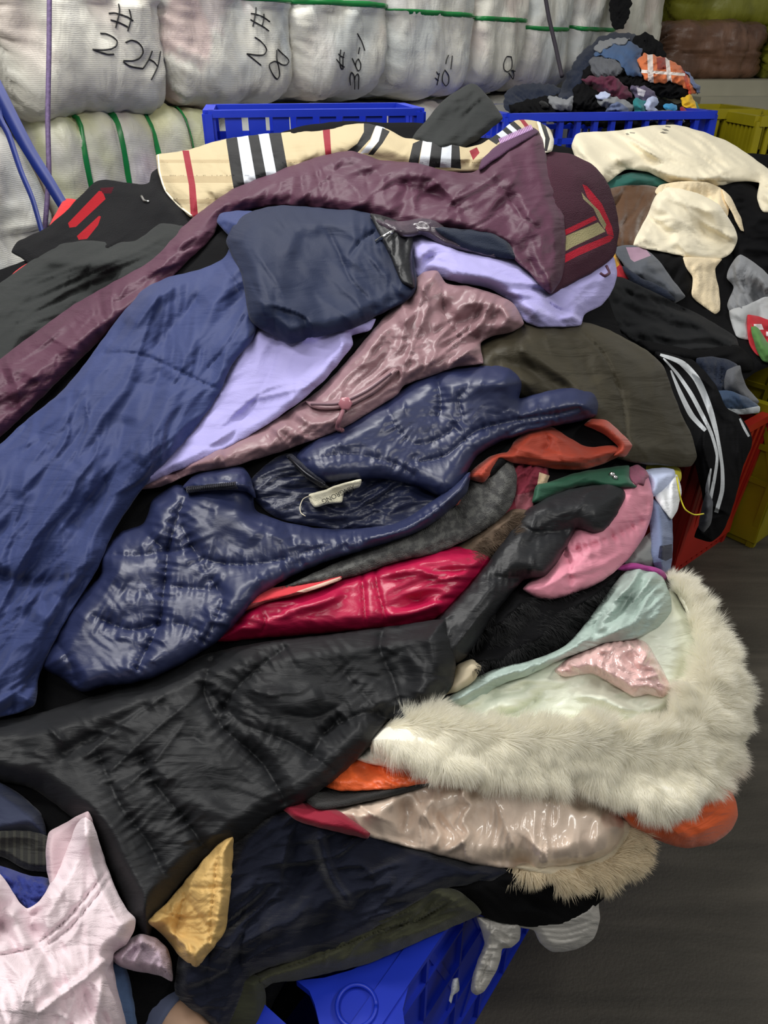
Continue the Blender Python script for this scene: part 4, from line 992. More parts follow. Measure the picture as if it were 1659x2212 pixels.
big('coat', 'black wool coat below the beige fur-edged hood', 'coat', '930,1915 1020,1880 1100,1860 1330,1890 1318,1925 1270,1970 1215,1995 1140,2002 1070,1990 1010,1962', M_black, thick=44, rim=46, back=60, folds=[('s', 20, 80, 250, 12)])
big('jacket', 'olive canvas jacket along the blue basket rim', 'jacket', '540,2110 600,2080 700,2040 830,1960 930,1905 1000,1930 1040,1972 960,2010 880,2045 800,2080 720,2100 640,2118 590,2124 560,2140', M_olow, thick=34, rim=26, back=50, folds=[('r', -28, 26, 120, 6)], lines=[('v','600,2095 700,2060 820,2010 900,1990 985,1940',3,-9),('g','700,2095 706,2060 715,2040',5,5)])
big('garment', 'olive green trouser leg standing in the shade under the navy coat', 'trousers', '460,2090 560,2110 575,2160 560,2340 450,2340', cloth('dark_olive', (58, 60, 46), rough=0.9), thick=20)
big('coat', 'midnight blue cotton coat spread across the lower front', 'coat', '420,1880 500,1800 620,1740 760,1760 950,1840 1100,1880 1060,1905 960,1920 880,1960 800,2010 700,2060 600,2085 540,2110 520,2150 480,2240 380,2150 400,2000', M_navylow, thick=34, rim=30, back=60, blur=7,
    folds=[('r', -35, 80, 300, 12), ('s', -60, 110, 260, 14)], lines=[('g','690,1800 700,1850 720,1900 760,1960',14,16),('g','650,1800 640,1860 600,1900',22,-10),('g','560,2010 640,1980 760,1930 860,1900',24,14)])
# beige satin hood with fur
bh = empty('hood', Wp(1060, 1800, 1.05), 'beige satin hood edged with beige fur, below the white fur hood', 'hood', HEAPG)
_, gb = big('fur_edge_base', None, None, '1110,1872 1200,1840 1300,1800 1360,1750 1390,1800 1392,1840 1370,1872 1320,1895 1270,1915 1210,1905 1150,1890', cloth('beige_fur_skin', (206, 192, 166), rough=0.9), parent=bh, rnd=0.9, thick=34, rim=30, back=40)
_, gs = big('hood_body', None, None, '670,1742 780,1725 860,1690 960,1660 1110,1670 1230,1700 1320,1735 1352,1780 1345,1812 1315,1845 1250,1865 1150,1878 1040,1870 960,1850 880,1830 800,1808 730,1775', M_satin, parent=bh, rnd=0.4, thick=46, rim=48, back=40, blur=8,
    folds=[('r', 75, 60, 190, 9), ('s', 100, 90, 160, 14)], lines=[('g','1005,1690 1000,1720 1016,1740 1000,1775 1014,1800 990,1825 960,1840',7,12),('v','1075,1740 1095,1790 1115,1836',7,9),('v','1195,1700 1180,1760 1170,1830 1165,1872',6,6),('g','940,1710 920,1760 950,1800 930,1840',10,11),('g','870,1720 880,1760 870,1800',14,-16),('g','1240,1720 1255,1740 1270,1735',14,-14),('g','1020,1700 1035,1720',12,-16)])
def flow_out(cx, cy, bx=0, by=0):
    return lambda P: np.stack([P[:, 0] - cx, P[:, 1] - cy], 1) / (np.linalg.norm(np.stack([P[:, 0] - cx, P[:, 1] - cy], 1), axis=1)[:, None] + 1) + np.array([bx, by])
fur(H1.depth, 'fur_trim', '1100,1872 1160,1882 1250,1872 1320,1852 1350,1815 1362,1775 1382,1790 1392,1835 1366,1872 1310,1898 1262,1912 1200,1900 1140,1888', M_furb, bh, 9000, 0.034, flow_out(1150, 1760), seed=3, width=0.0014, lay=0.75)
big('sweater', 'crimson sweater edge between the black puffer and the beige hood', 'sweater', '600,1735 660,1725 720,1745 800,1800 795,1812 740,1800 680,1785 640,1772', M_crim, thick=16, rim=14, lift=8)
big('scarf', 'dark grey ribbed scarf under the orange jacket', 'scarf', '660,1730 700,1700 760,1700 880,1690 950,1680 900,1705 820,1725 740,1742 690,1748', cloth('dark_rib', (48, 48, 48), rough=0.95, weave=1.0), thick=18, rim=14, lift=6)
# orange jacket
og = empty('jacket', Wp(1100, 1700, 1.1), 'bright orange nylon jacket pressed under the white fur hood', 'jacket', HEAPG)
big('front_panel', None, None, '690,1692 740,1640 790,1620 900,1640 1010,1670 980,1680 920,1692 850,1704 780,1708 730,1708', M_orange, parent=og, thick=24, rim=24, folds=[('r', 20, 30, 80, 9)], lift=6)
big('sleeve', None, None, '1330,1740 1380,1700 1480,1680 1560,1680 1590,1730 1594,1765 1578,1795 1540,1822 1480,1832 1420,1815 1370,1790 1345,1765', M_orange, parent=og, rnd=0.9, thick=60, rim=50, back=70, folds=[('r', 20, 34, 90, 7)], lift=4, lines=[('v','1500,1735 1490,1770 1500,1790',8,-8),('g','1440,1790 1500,1800 1550,1780',14,8),('g','1380,1770 1440,1800',10,-8)])
# white hood with thick fur
wh = empty('hood', Wp(1250, 1500, 1.15), 'white hood with a wide white fur ruff, spilling over the basket edge', 'hood', HEAPG)
big('hood_shell', None, None, '770,1640 800,1600 880,1560 960,1560 1020,1600 1010,1660 960,1678 880,1662 820,1655', cloth('white_shell', (226, 222, 208), rough=0.6), parent=wh, thick=20, rim=20, back=30, folds=[('r', 60, 20, 80, 5)])
OUT = [(790,1600),(830,1565),(890,1535),(940,1528),(1000,1552),(1100,1560),(1200,1556),(1260,1552),(1330,1562),(1400,1560),(1430,1570),(1450,1530),(1475,1480),(1500,1430),(1505,1390),(1490,1340),(1465,1290),(1440,1250),(1450,1236),(1490,1256),(1540,1320),(1570,1390),(1595,1450),(1612,1510),(1612,1570),(1598,1630),(1560,1690),(1520,1730),(1460,1752),(1400,1752),(1340,1730),(1270,1700),(1200,1692),(1120,1688),(1050,1682),(970,1670),(900,1650),(840,1628)]
_, gl = big('lining', None, None, '900,1540 960,1510 1060,1480 1150,1440 1300,1380 1420,1290 1450,1270 1490,1340 1512,1400 1505,1450 1470,1520 1440,1580 1400,1590 1250,1575 1100,1585 980,1580', M_ivory, parent=wh, thick=24, rim=36, back=60, blur=7, folds=[('s', -15, 60, 160, 7), ('r', -10, 46, 140, 5)],
    lines=[('g','980,1545 1040,1520 1070,1500 1120,1490 1145,1475',8,-10),('g','1060,1545 1120,1540 1170,1500',9,-11),('g','1240,1500 1300,1510 1360,1540',10,12),('v','1385,1520 1400,1550 1420,1530',6,-7),('g','1470,1360 1480,1420 1460,1480',14,-10)])
_, gf = big('fur_skin', None, None, OUT, cloth('fur_skin', (240, 236, 222), rough=0.95), parent=wh, rnd=1.0, thick=62, rim=52, back=50, blur=8, lift=4, fade=0.3, folds=[('s', 40, 80, 160, 8)])
MID = np.array([(820,1600),(900,1590),(1000,1610),(1100,1622),(1200,1622),(1300,1640),(1400,1655),(1480,1640),(1530,1580),(1555,1500),(1550,1420),(1525,1350),(1490,1290),(1455,1245)], float)
FLIP = 1.0
def flow_ring(P):
    d, arc, sd = seg_dist(P, MID, False)
    A = MID[:-1]; B = MID[1:]; best = np.full(len(P), 1e18); tang = np.zeros((len(P), 2))
    for a, b in zip(A, B):
        dv = b - a; t = np.clip(((P - a) @ dv) / (dv @ dv), 0, 1); q = P - (a + t[:, None] * dv); dd = (q * q).sum(1); m = dd < best
        best[m] = dd[m]; tang[m] = dv / np.linalg.norm(dv)
    nout = np.stack([-tang[:, 1], tang[:, 0]], 1)       # outward: down / right of the ring
    s_ = np.clip(np.sum((P - 0) * 0, axis=1) + 0, 0, 0)
    side = np.sign(sd) if FLIP is None else sd * FLIP
    k = np.where(side > 0, 1.0, np.clip(1 - d / 26.0, -0.55, 1))
    return nout * k[:, None] + tang * 0.3
fur(H1.depth, 'fur_trim', OUT, M_furw, wh, 120000, 0.034, flow_ring, seed=5, width=0.0007, lay=0.68, rand=0.2, sink=0.001)
big('plastic_bag', 'crumpled pale rose shiny film inside the white hood', 'bag', '1195,1450 1222,1425 1260,1402 1340,1372 1395,1388 1425,1435 1450,1488 1432,1506 1400,1500 1370,1505 1330,1482 1280,1456 1215,1462', M_rose, thick=34, rim=22, blur=6, folds=[('r', 30, 34, 90, 16), ('g', 100, 26, 60, 8)], step=4)
big('coat', 'black fluffy fur coat behind the sage green jacket', 'coat', '960,1430 1010,1410 1060,1320 1120,1270 1200,1285 1290,1255 1345,1225 1330,1260 1290,1310 1240,1370 1180,1405 1100,1440 1020,1460 975,1455', M_black, thick=40, rim=34, folds=[('s', -40, 60, 120, 12)])
_bf = bpy.data.objects[-1] if False else None
sg = big('jacket', 'pale sage green nylon jacket lying in the fur hood', 'jacket', '965,1512 1000,1480 1070,1445 1150,1425 1220,1395 1270,1340 1320,1270 1350,1235 1385,1222 1425,1238 1448,1285 1450,1320 1425,1352 1370,1380 1310,1388 1265,1405 1200,1430 1150,1455 1080,1480 1030,1512 990,1524', M_sage, thick=46, rim=34, blur=7, folds=[('r', -38, 30, 120, 10), ('s', -50, 70, 150, 9)], creases=(14, -42, 16, 110, 9),
   lines=[('g','1290,1350 1330,1300 1370,1260',10,10),('v','1280,1380 1290,1340 1345,1290',8,-16),('v','1400,1280 1370,1340 1300,1378',8,12),('f','1215,1395 1160,1440 1060,1490',30,8)])
big('fur_tuft', 'small tuft of beige fur collar left of the sage jacket', 'collar', '965,1470 990,1435 1020,1425 1040,1440 1025,1470 985,1495 960,1500', M_furb, thick=22, rim=16, group=None, lift=4)
# pink puffer
big('jacket', 'pink quilted puffer jacket bulging out at the right', 'jacket', '1130,1272 1180,1220 1240,1130 1300,1060 1345,1020 1375,1008 1400,1028 1411,1075 1406,1120 1388,1165 1350,1215 1300,1256 1240,1282 1195,1295 1155,1290', M_pinkp, rnd=0.7, thick=74, rim=70, back=60, blur=8, folds=[('r', -40, 60, 140, 6)],
   lines=[('q','1225,1195 1300,1170 1345,1150 1400,1120',10,-20,22,10),('q','1236,1185 1231,1230 1233,1284',10,-18,16,11),('q','1400,1060 1396,1110 1388,1165',8,-9,12,11),('g','1260,1230 1310,1215 1350,1190',9,7),('g','1180,1260 1200,1240 1215,1210',7,6)])
big('shirt', 'dusky rose patch standing in for shade in the tip of the pink puffer', 'shirt', '1354,1010 1378,1004 1392,1012 1402,1030 1394,1034 1392,1050 1380,1046 1376,1052 1364,1036', cloth('rose_shade', (136, 76, 98), rough=0.7), rnd=0, rough=3, thick=4, rim=8, lift=2, folds=[('r', 60, 14, 40, 6)])  # thin darker patch, shade inside the puffer's upper tip put into colour
big('jumper', 'crimson and brown crumpled jumper in the hollow under the rust jacket', 'jumper', '1075,1000 1110,985 1180,1000 1200,1030 1180,1070 1165,1100 1130,1130 1080,1150 1040,1140 1060,1060', M_paint, base_col=(120, 36, 54), paint=[('1165,1020 1195,1030 1190,1060 1160,1050', (206, 180, 148)), ('1110,1070 1160,1060 1170,1120 1120,1130', (126, 66, 76)), ('1195,1000 1235,1000 1235,1030 1195,1040', (84, 74, 60))], thick=18, folds=[('r', 120, 30, 80, 14)], lift=-14)
big('fur_trimming', 'matted brown fur edge between the grey fleece and black sleeve', 'fur', '940,1195 1000,1170 1060,1130 1110,1100 1150,1105 1130,1150 1080,1190 1020,1210 960,1215', M_furbr, thick=26, rim=20, group=None, folds=[('r', -30, 16, 60, 6)])
# green strip with snap
gn_ = empty('jacket', Wp(1290, 1040, 1.4), 'dark green jacket placket with a metal snap, over the black puffer sleeve', 'jacket', HEAPG)
big('placket', None, None, '1150,1085 1158,1050 1190,1040 1240,1022 1300,1012 1358,1006 1360,1035 1375,1052 1330,1052 1270,1048 1215,1062 1170,1085', M_green, parent=gn_, thick=14, rim=10, lift=10, folds=[('r', -12, 22, 90, 4)])
for q in ((1322, 1026, 0.006), (1329, 1032, 0.005)):
    c0 = on(H1, [q[:2]], 0.004)[0]; dn = (CAM - c0) / np.linalg.norm(CAM - c0)
    v, f = tube([c0 - dn * 0.004, c0 + dn * 0.002, c0 + dn * 0.004], [q[2], q[2], q[2] * 0.6], 16); link('snap', v, f, metal, gn_)
# hot pink satin
big('jacket', 'hot pink satin jacket sandwiched between the puffers', 'jacket', '460,1385 500,1340 540,1290 640,1260 760,1235 860,1200 960,1180 1050,1190 1060,1215 1020,1270 960,1330 900,1352 800,1360 700,1368 600,1376', M_hot, rnd=0.4, thick=44, rim=34, blur=7, folds=[('r', -8, 44, 200, 7), ('s', 60, 80, 120, 5)], creases=(8, -10, 18, 120, 5),
   lines=[('v','565,1315 572,1345 560,1372',5,-8),('v','780,1225 785,1280 790,1350',5,-9),('v','808,1215 815,1270 835,1345',5,-9),('g','600,1330 700,1300 740,1280',10,12),('v','840,1240 900,1230 960,1250 1020,1230',7,9),('v','870,1290 920,1300 980,1290',7,-8),('g','830,1330 900,1320 960,1300',10,9)])
big('coat', 'red wool coat edge with brown binding above the hot pink satin', 'coat', '520,1318 540,1280 640,1262 740,1240 738,1250 700,1268 640,1286 580,1300 524,1322', M_paint, base_col=(204, 56, 66), paint=[('524,1322 520,1308 600,1292 680,1266 740,1246 744,1256 700,1274 620,1298', (112, 40, 44)), ('640,1278 735,1246 738,1252 660,1280', (220, 186, 168))], thick=10, rim=8, lift=14, step=4)
# black puffer sleeve
big('jacket', 'black puffer jacket sleeve snaking across the hot pink satin', 'jacket', '890,1380 940,1340 1000,1280 1050,1220 1085,1170 1130,1110 1180,1075 1240,1055 1310,1046 1345,1056 1352,1075 1330,1120 1305,1148 1280,1152 1245,1142 1225,1180 1200,1220 1175,1245 1130,1255 1090,1300 1060,1340 1030,1390 1000,1425 960,1440 920,1420', M_blackn, rnd=0.8, thick=60, rim=50, blur=9, mx=3, folds=[('s', -45, 60, 120, 9)], creases=(14, -40, 30, 60, 7),
   lines=[('q','1100,1120 1160,1150 1240,1142',14,-13,8,14),('q','1045,1245 1090,1248 1150,1250',12,-15,8,10),('g','1160,1100 1230,1100 1300,1090',26,10),('v','980,1400 1020,1350 1070,1290',9,9)])
# big black puffer
bp_o, _ = big('jacket', 'large black down puffer jacket across the centre left of the heap', 'jacket', '-100,1560 60,1545 200,1505 330,1462 440,1415 560,1388 700,1372 850,1352 960,1338 968,1370 984,1430 975,1485 930,1530 870,1556 838,1556 800,1610 740,1670 660,1730 590,1760 520,1812 440,1860 390,1910 340,1980 318,2030 290,1990 240,1890 200,1810 130,1745 60,1700 -100,1670', M_black2, rnd=0.6, thick=64, rim=50, back=40, blur=10, mx=4,
   folds=[('s', 8, 80, 180, 10), ('s', 60, 140, 260, 18)], creases=(22, 8, 16, 80, 7),
   lines=[('q','625,1395 560,1440 500,1500 470,1560',16,-18,9,14),('q','470,1400 440,1490 480,1570 560,1640 600,1700 620,1745',16,-20,10,14),('q','440,1480 520,1560 620,1600 700,1650 730,1680',14,-12,6,14),
          ('q','730,1440 830,1550 800,1520',14,-8,6,12),('q','690,1590 740,1560 790,1540 838,1552',14,-18,9,13),('q','740,1540 690,1600 660,1660',14,-14,8,13),('q','830,1345 820,1400 850,1470 870,1540',13,-14,8,14),
          ('q','300,1620 340,1700 400,1770 440,1830',16,-14,12,13),('q','210,1620 260,1740 320,1820 360,1900',16,-10,9,13),('v','180,1640 260,1570 360,1500',9,8),('v','215,1690 320,1590 430,1500',9,7),('g','120,1640 240,1570 330,1520',16,-12),('v','250,1720 330,1650 400,1560',8,6),('g','560,1490 640,1520 700,1500',26,14),('g','880,1400 920,1460 900,1520',22,12),('v','600,1540 680,1550 740,1520',8,-8)])
# hanging lower left things
big('jacket', 'mustard quilted jacket sleeve poking out below the black puffer', 'jacket', '320,1990 360,1950 420,1880 470,1825 503,1808 502,1870 497,1935 486,2010 452,2060 424,2088 395,2072 360,2030', M_must, rnd=0.3, thick=26, rim=24, back=40, lift=0, step=3.2, rough=2, folds=[('s', -20, 50, 90, 5)], creases=(3, 60, 40, 50, 5),
   lines=[('q','470,1840 462,1930 450,2050',6,-8,4,8),('q','400,1915 450,1918 500,1912',6,-8,4,8),('q','345,1965 400,1985 450,1980 495,1982',6,-8,5,8),('q','395,1930 420,1965 450,2005',7,-8,6,7),('q','400,1930 385,2000 375,2030',6,-7,4,8),('g','360,2010 400,2040 405,2070',6,8)])
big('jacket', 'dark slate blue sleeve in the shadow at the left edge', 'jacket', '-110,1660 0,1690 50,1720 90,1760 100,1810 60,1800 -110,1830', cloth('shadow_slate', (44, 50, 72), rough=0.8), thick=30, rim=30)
big('scarf', 'black and brown checked wool scarf at the lower left', 'scarf', '-110,1800 0,1795 60,1795 110,1810 120,1880 60,1880 0,1850 -110,1860', M_paint, base_col=(26, 26, 24), paint=[('%d,%d %d,%d %d,%d %d,%d' % (-20 + 16 * i, 1790, -14 + 16 * i, 1790, -14 + 16 * i, 1890, -20 + 16 * i, 1890), (44, 44, 38)) for i in range(9)], thick=18, rim=16, step=4)
big('jeans', 'royal blue jeans crumpled behind the pale pink shirt', 'jeans', '-110,1860 0,1870 60,1890 110,1900 120,1960 80,1990 30,1970 -110,1940', M_royal, thick=30, rim=24, folds=[('r', 30, 26, 70, 10)])
# ---- olive jacket, right of centre
big('jacket', 'olive brown bomber jacket draped over the right shoulder of the heap', 'jacket', '1000,800 1040,745 1110,705 1190,690 1255,695 1300,706 1345,728 1395,755 1432,790 1452,840 1470,890 1490,930 1505,985 1492,1008 1440,1006 1370,1000 1310,980 1270,930 1200,880 1100,850', M_olive, rnd=0.5, thick=50, rim=40, back=90, blur=8,
   folds=[('s', 55, 90, 260, 16), ('r', 50, 60, 220, 7)], lines=[('v','1252,712 1300,760 1340,850 1354,940 1352,985',4,-13),('g','1120,740 1180,790 1250,840 1300,900',16,16),('g','1060,780 1150,800 1230,850',18,-16),('g','1200,700 1250,760 1290,830',20,-14),('g','1400,770 1440,880 1455,960',24,8),('q','1470,900 1480,950 1482,1000',7,-9,6,9)])
big('jumper', 'charcoal fleece pullover folded below the navy puffer', 'jumper', '540,1300 640,1255 780,1190 900,1130 1000,1050 1060,985 1100,985 1117,1030 1108,1085 1075,1125 1010,1165 940,1195 860,1212 780,1240 700,1258 620,1270 560,1300', M_fleece, rnd=0.5, thick=34, rim=30, blur=7, folds=[('s', -30, 60, 160, 10)], lines=[('g','960,1070 985,1110 1000,1160',16,-12),('g','1060,1020 1080,1060 1070,1100',22,14)])
big('scarf', 'black cloth showing inside the rust jacket collar', 'scarf', '1030,1030 1110,950 1200,925 1270,912 1330,935 1340,960 1300,975 1200,975 1120,980 1060,1030', M_black, thick=14, rim=12, group=None)
rj = empty('jacket', Wp(1200, 960, 1.4), 'rust orange jacket collar sticking out under the navy puffer cuff', 'jacket', HEAPG)
big('front_panel', None, None, '990,1090 1005,1040 1015,1020 1060,985 1095,975 1110,955 1140,928 1190,922 1220,940 1270,965 1330,962 1350,975 1330,990 1270,1012 1210,1014 1160,1006 1110,1000 1078,990 1062,1020 1045,1042 1010,1038 960,1100 925,1130 940,1100', M_rust, parent=rj, thick=30, rim=20, folds=[('r', 10, 30, 120, 7)], lines=[('v','1170,925 1185,955 1170,985',6,-9),('g','1120,970 1200,990 1290,985',10,8)])
big('collar', None, None, '1262,918 1278,905 1310,908 1345,938 1366,962 1350,986 1325,985 1335,965 1300,935', M_rust, parent=rj, thick=24, rim=14, lift=6)
# ---- navy shiny puffer
np_ = empty('jacket', Wp(700, 1150, 1.25), 'glossy navy blue puffer jacket with an open collar in the middle of the heap', 'jacket', HEAPG)
big('lining', None, None, '540,1040 600,985 660,975 720,1000 800,1010 900,1010 1000,1020 980,1080 900,1140 800,1150 700,1140 600,1120 550,1080', M_puffd, parent=np_, thick=10, rim=16, folds=[('r', -15, 30, 120, 9)])
puff_quilt = dict(rnd=0.8, thick=62, rim=46, back=45, blur=9, mx=3)
_, gp = big('back_panel', None, None, '640,985 680,945 740,915 800,880 860,845 920,805 980,792 1045,788 1100,796 1128,825 1122,860 1180,845 1240,838 1282,850 1293,875 1288,898 1250,910 1190,922 1130,938 1080,955 1030,985 1012,1015 990,1060 960,1075 900,1050 820,1035 740,1040 690,1045 655,1020', M_puff, parent=np_, folds=[('s', -30, 70, 150, 9)], creases=(16, -35, 35, 55, 5), **puff_quilt,
   lines=[('q','940,808 950,850 950,895 930,900',14,-18,11,12),('q','830,868 860,930 900,960 960,940 1000,905',14,-10,10,12),('q','650,1000 740,980 850,1000 900,1030',12,-12,9,12),('q','890,1000 960,985 1030,930 1100,910 1200,895 1260,880',9,-16,10,10),('q','1050,975 1120,925 1200,912 1280,895',6,-8,6,9),('q','1000,905 990,860 1010,840',10,-12,8,12),('g','960,850 1040,830 1110,815',26,14),('q','1090,880 1105,905',8,-8,6,9),('q','1160,860 1170,885',8,-6,6,9)])
_, gq = big('front_panel', None, None, '900,1150 850,1168 780,1190 700,1215 620,1250 560,1290 520,1335 470,1385 400,1430 340,1460 290,1475 230,1482 175,1494 140,1470 90,1440 110,1380 170,1290 215,1240 215,1200 260,1150 310,1130 330,1080 380,1045 405,1050 430,1025 470,1010 525,1012 545,1040 552,1100 620,1128 700,1142 790,1140 860,1128 930,1085 985,1045 1015,1020 1010,1060 990,1085 950,1120', M_puff, parent=np_, folds=[('s', 20, 70, 150, 9)], creases=(26, 14, 22, 60, 6), **puff_quilt,
   lines=[('q','405,1065 385,1110 365,1180 355,1260 345,1340 318,1400 290,1455',11,-17,12,10),('q','215,1245 300,1290 350,1260',13,-4,8,12),('q','310,1150 370,1190 420,1175',13,-14,9,12),('q','205,1330 280,1360 345,1345',12,-15,10,11),('q','380,1100 430,1200 520,1220 600,1210 700,1180 800,1160',14,-15,10,13),('q','410,1160 440,1230 480,1290 460,1350 430,1400',12,-12,10,11),
          ('q','355,1265 420,1270 480,1275',12,-10,9,12),('q','345,1345 400,1350 440,1370',12,-10,9,12),('q','620,1130 640,1190 655,1240',12,-12,8,12),('q','730,1145 750,1185 790,1195',11,-8,7,12),('q','560,1120 640,1140 760,1150 880,1130 960,1085',7,-9,8,9),('q','215,1195 290,1200 365,1190',13,-12,8,12),('g','450,1100 510,1120 560,1170',26,12),('q','110,1370 150,1430 170,1490',12,-12,8,12)])
big('stand_collar', None, None, '395,1052 430,1018 480,1008 525,1010 540,1030 552,1075 530,1062 480,1058 430,1062', M_puff, parent=np_, thick=22, rim=14, lift=6, folds=[('r', 10, 18, 60, 5)], lines=[('q','420,1040 480,1036 525,1036',5,-6,5,8)])
zz, gz = big('zip', None, None, '402,1052 440,1046 512,1043 514,1056 440,1060 404,1066', cloth('zip_tape', (22, 24, 40), rough=0.7, weave=1.0), parent=np_, thick=5, rim=4, lift=2, step=3)
for x in np.arange(406, 510, 4.0):
    q = on(H1, [(x, 1060 - (x - 406) * 0.11), (x + 1.5, 1052 - (x - 406) * 0.11)], 0.002); v, f = tube(q, 0.0011, 5); link('zip_tooth', v, f, darkmetal, zz)
zz2, _ = big('zip', None, None, '618,985 630,980 665,1012 700,1040 706,1052 694,1054 660,1030', cloth('zip_tape', (22, 24, 40)), parent=np_, thick=6, rim=4, lift=2, step=3)
surf_tube('zip_chain', H1, '624,988 660,1022 698,1046', 0.0022, darkmetal, zz2)
v, f = tube(on(H1, [(694, 1046), (704, 1050), (712, 1054)], 0.004), 0.003, 8); link('zip_pull', v, f, darkmetal, zz2)
lb_, _ = big('care_label', None, None, '668,1068 700,1058 745,1042 780,1036 776,1052 745,1062 738,1084 710,1088 680,1096 670,1086', cloth('label_cotton', (226, 220, 196), rough=0.85, weave=0.6, wrinkle=0.2), parent=np_, thick=4, rim=4, lift=10, step=3, folds=[('s', 20, 40, 60, 3)])
lb_['label'] = 'cream woven neck label'
surf_tube('label_thread', H1, '672,1070 655,1078 648,1095 650,1108 660,1115', 0.0008, M_cream, np_, up=0.006)
# ---- lavender garment: right panel
lv = empty('shirt', Wp(1000, 620, 1.6), 'lavender shirt running through the heap under the navy coat', 'shirt', HEAPG)
_, _ = big('right_panel', None, None, '870,540 885,512 915,506 960,520 1000,540 1060,548 1120,560 1200,600 1280,585 1325,555 1333,590 1322,630 1298,660 1262,680 1255,702 1215,706 1165,706 1135,695 1105,655 1060,625 1000,612 940,600 900,600', M_lav, parent=lv, thick=36, rim=30, back=60, folds=[('r', 25, 50, 160, 7), ('s', 20, 60, 150, 8)],
   lines=[('g','960,590 1060,600 1120,640 1170,690',16,14),('v','1175,640 1200,665 1240,675',7,-14),('g','900,560 940,530 990,545',10,12),('v','905,590 925,560 960,545',6,-9),('g','1210,690 1235,685 1250,695',7,10)])
# knit with stripes
kn, _ = big('knit_sweater', 'plum wool knit sweater cuff with red and khaki stripes on the right of the heap', 'sweater', '1160,330 1200,328 1240,335 1288,362 1315,400 1330,445 1337,500 1325,555 1285,585 1235,612 1188,636 1160,600 1150,450', M_paintk, base_col=(66, 38, 50),
   paint=[('1258,398 1268,402 1300,440 1322,490 1326,510 1312,506 1300,470 1268,425', (166, 32, 50)), ('1256,415 1264,425 1294,455 1310,485 1306,496 1296,480 1282,450 1260,430', (140, 132, 100)),
          ('1200,506 1284,466 1290,474 1222,508 1202,518', (166, 32, 50)), ('1198,528 1222,510 1292,480 1308,500 1240,532 1205,552', (150, 142, 106)), ('1200,560 1250,535 1316,508 1326,512 1318,522 1250,552 1204,576', (166, 32, 50))],
   rnd=0.6, thick=46, rim=40, back=60, step=4, folds=[('s', 70, 60, 120, 6)], lines=[('v','1262,395 1285,440 1300,480 1316,505',8,-14)])
# mauve jacket
mv = empty('jacket', Wp(850, 800, 1.45), 'mauve pink nylon jacket with a zipped pocket in the middle of the heap', 'jacket', HEAPG)
_, gm = big('body', None, None, '280,1058 330,1035 420,985 500,945 600,900 680,850 740,790 800,720 850,660 890,610 915,588 945,585 965,612 1010,618 1060,632 1108,655 1132,698 1110,716 1060,728 1038,742 1044,785 990,792 930,812 875,832 858,852 800,890 740,925 690,945 610,975 560,990 500,1008 420,1022 350,1050', M_mauve, parent=mv, thick=36, rim=28, back=40, blur=9, mx=3,
   folds=[('r', -50, 44, 130, 9), ('r', 30, 60, 110, 7)], lines=[('v','905,600 925,660 900,720 875,790 860,845',6,10),('v','958,612 960,680 1000,740',7,-12),('g','1040,660 1010,700 1030,740',12,-16),('g','1080,660 1110,700',10,12),('g','945,650 985,700 960,760',14,-14),('g','990,790 1020,760 1040,745',10,8),('v','870,700 905,660 920,600',8,12),('v','870,830 930,790 1000,760',9,-9),('q','660,868 740,878 850,795',5,-9,3,9),('q','570,930 600,975',6,-7,4,8),('g','700,820 780,760 840,690',26,10)])
pf, _ = big('pocket_flap', None, None, '660,866 700,868 750,855 800,828 850,795 862,800 820,842 770,872 720,885 672,880', M_mauve, parent=mv, thick=8, rim=5, lift=3, step=4)
surf_tube('pocket_zip', H1, '672,873 730,872 790,846 845,806', 0.0022, cloth('mauve_tape', (110, 84, 94), rough=0.6), pf, up=0.002)
q0 = on(H1, [(746, 872)], 0.006)[0]; dn = (CAM - q0) / np.linalg.norm(CAM - q0)
v, f = tube([q0 - dn * 0.004, q0 + dn * 0.003, q0 + dn * 0.005], [0.0125, 0.0125, 0.009], 6); link('zip_badge', v, f, cloth('rose_enamel', (188, 120, 132), rough=0.25, coat=0.8), pf)
surf_tube('zip_pull', H1, '744,880 736,900 728,925 740,930', 0.0042, cloth('mauve_cord', (138, 92, 102), rough=0.5), pf, up=0.008)
# left lavender panel
big('left_panel', None, None, '295,1055 330,1000 380,950 430,890 470,830 500,780 530,720 570,700 700,690 812,688 800,712 760,725 762,745 740,775 700,822 660,858 600,902 540,940 480,972 430,996 380,1018', M_lav, parent=lv, thick=26, rim=20, back=30, blur=9, mx=3, folds=[('s', -45, 90, 260, 8), ('r', -50, 60, 200, 4)],
   lines=[('v','735,725 740,760 715,800',6,8),('g','600,735 640,720 700,735',12,8)])
surf_tube('button_loop', H1, '1310,575 1316,590 1306,596 1296,590', 0.0035, M_plum, kn, up=0.004)
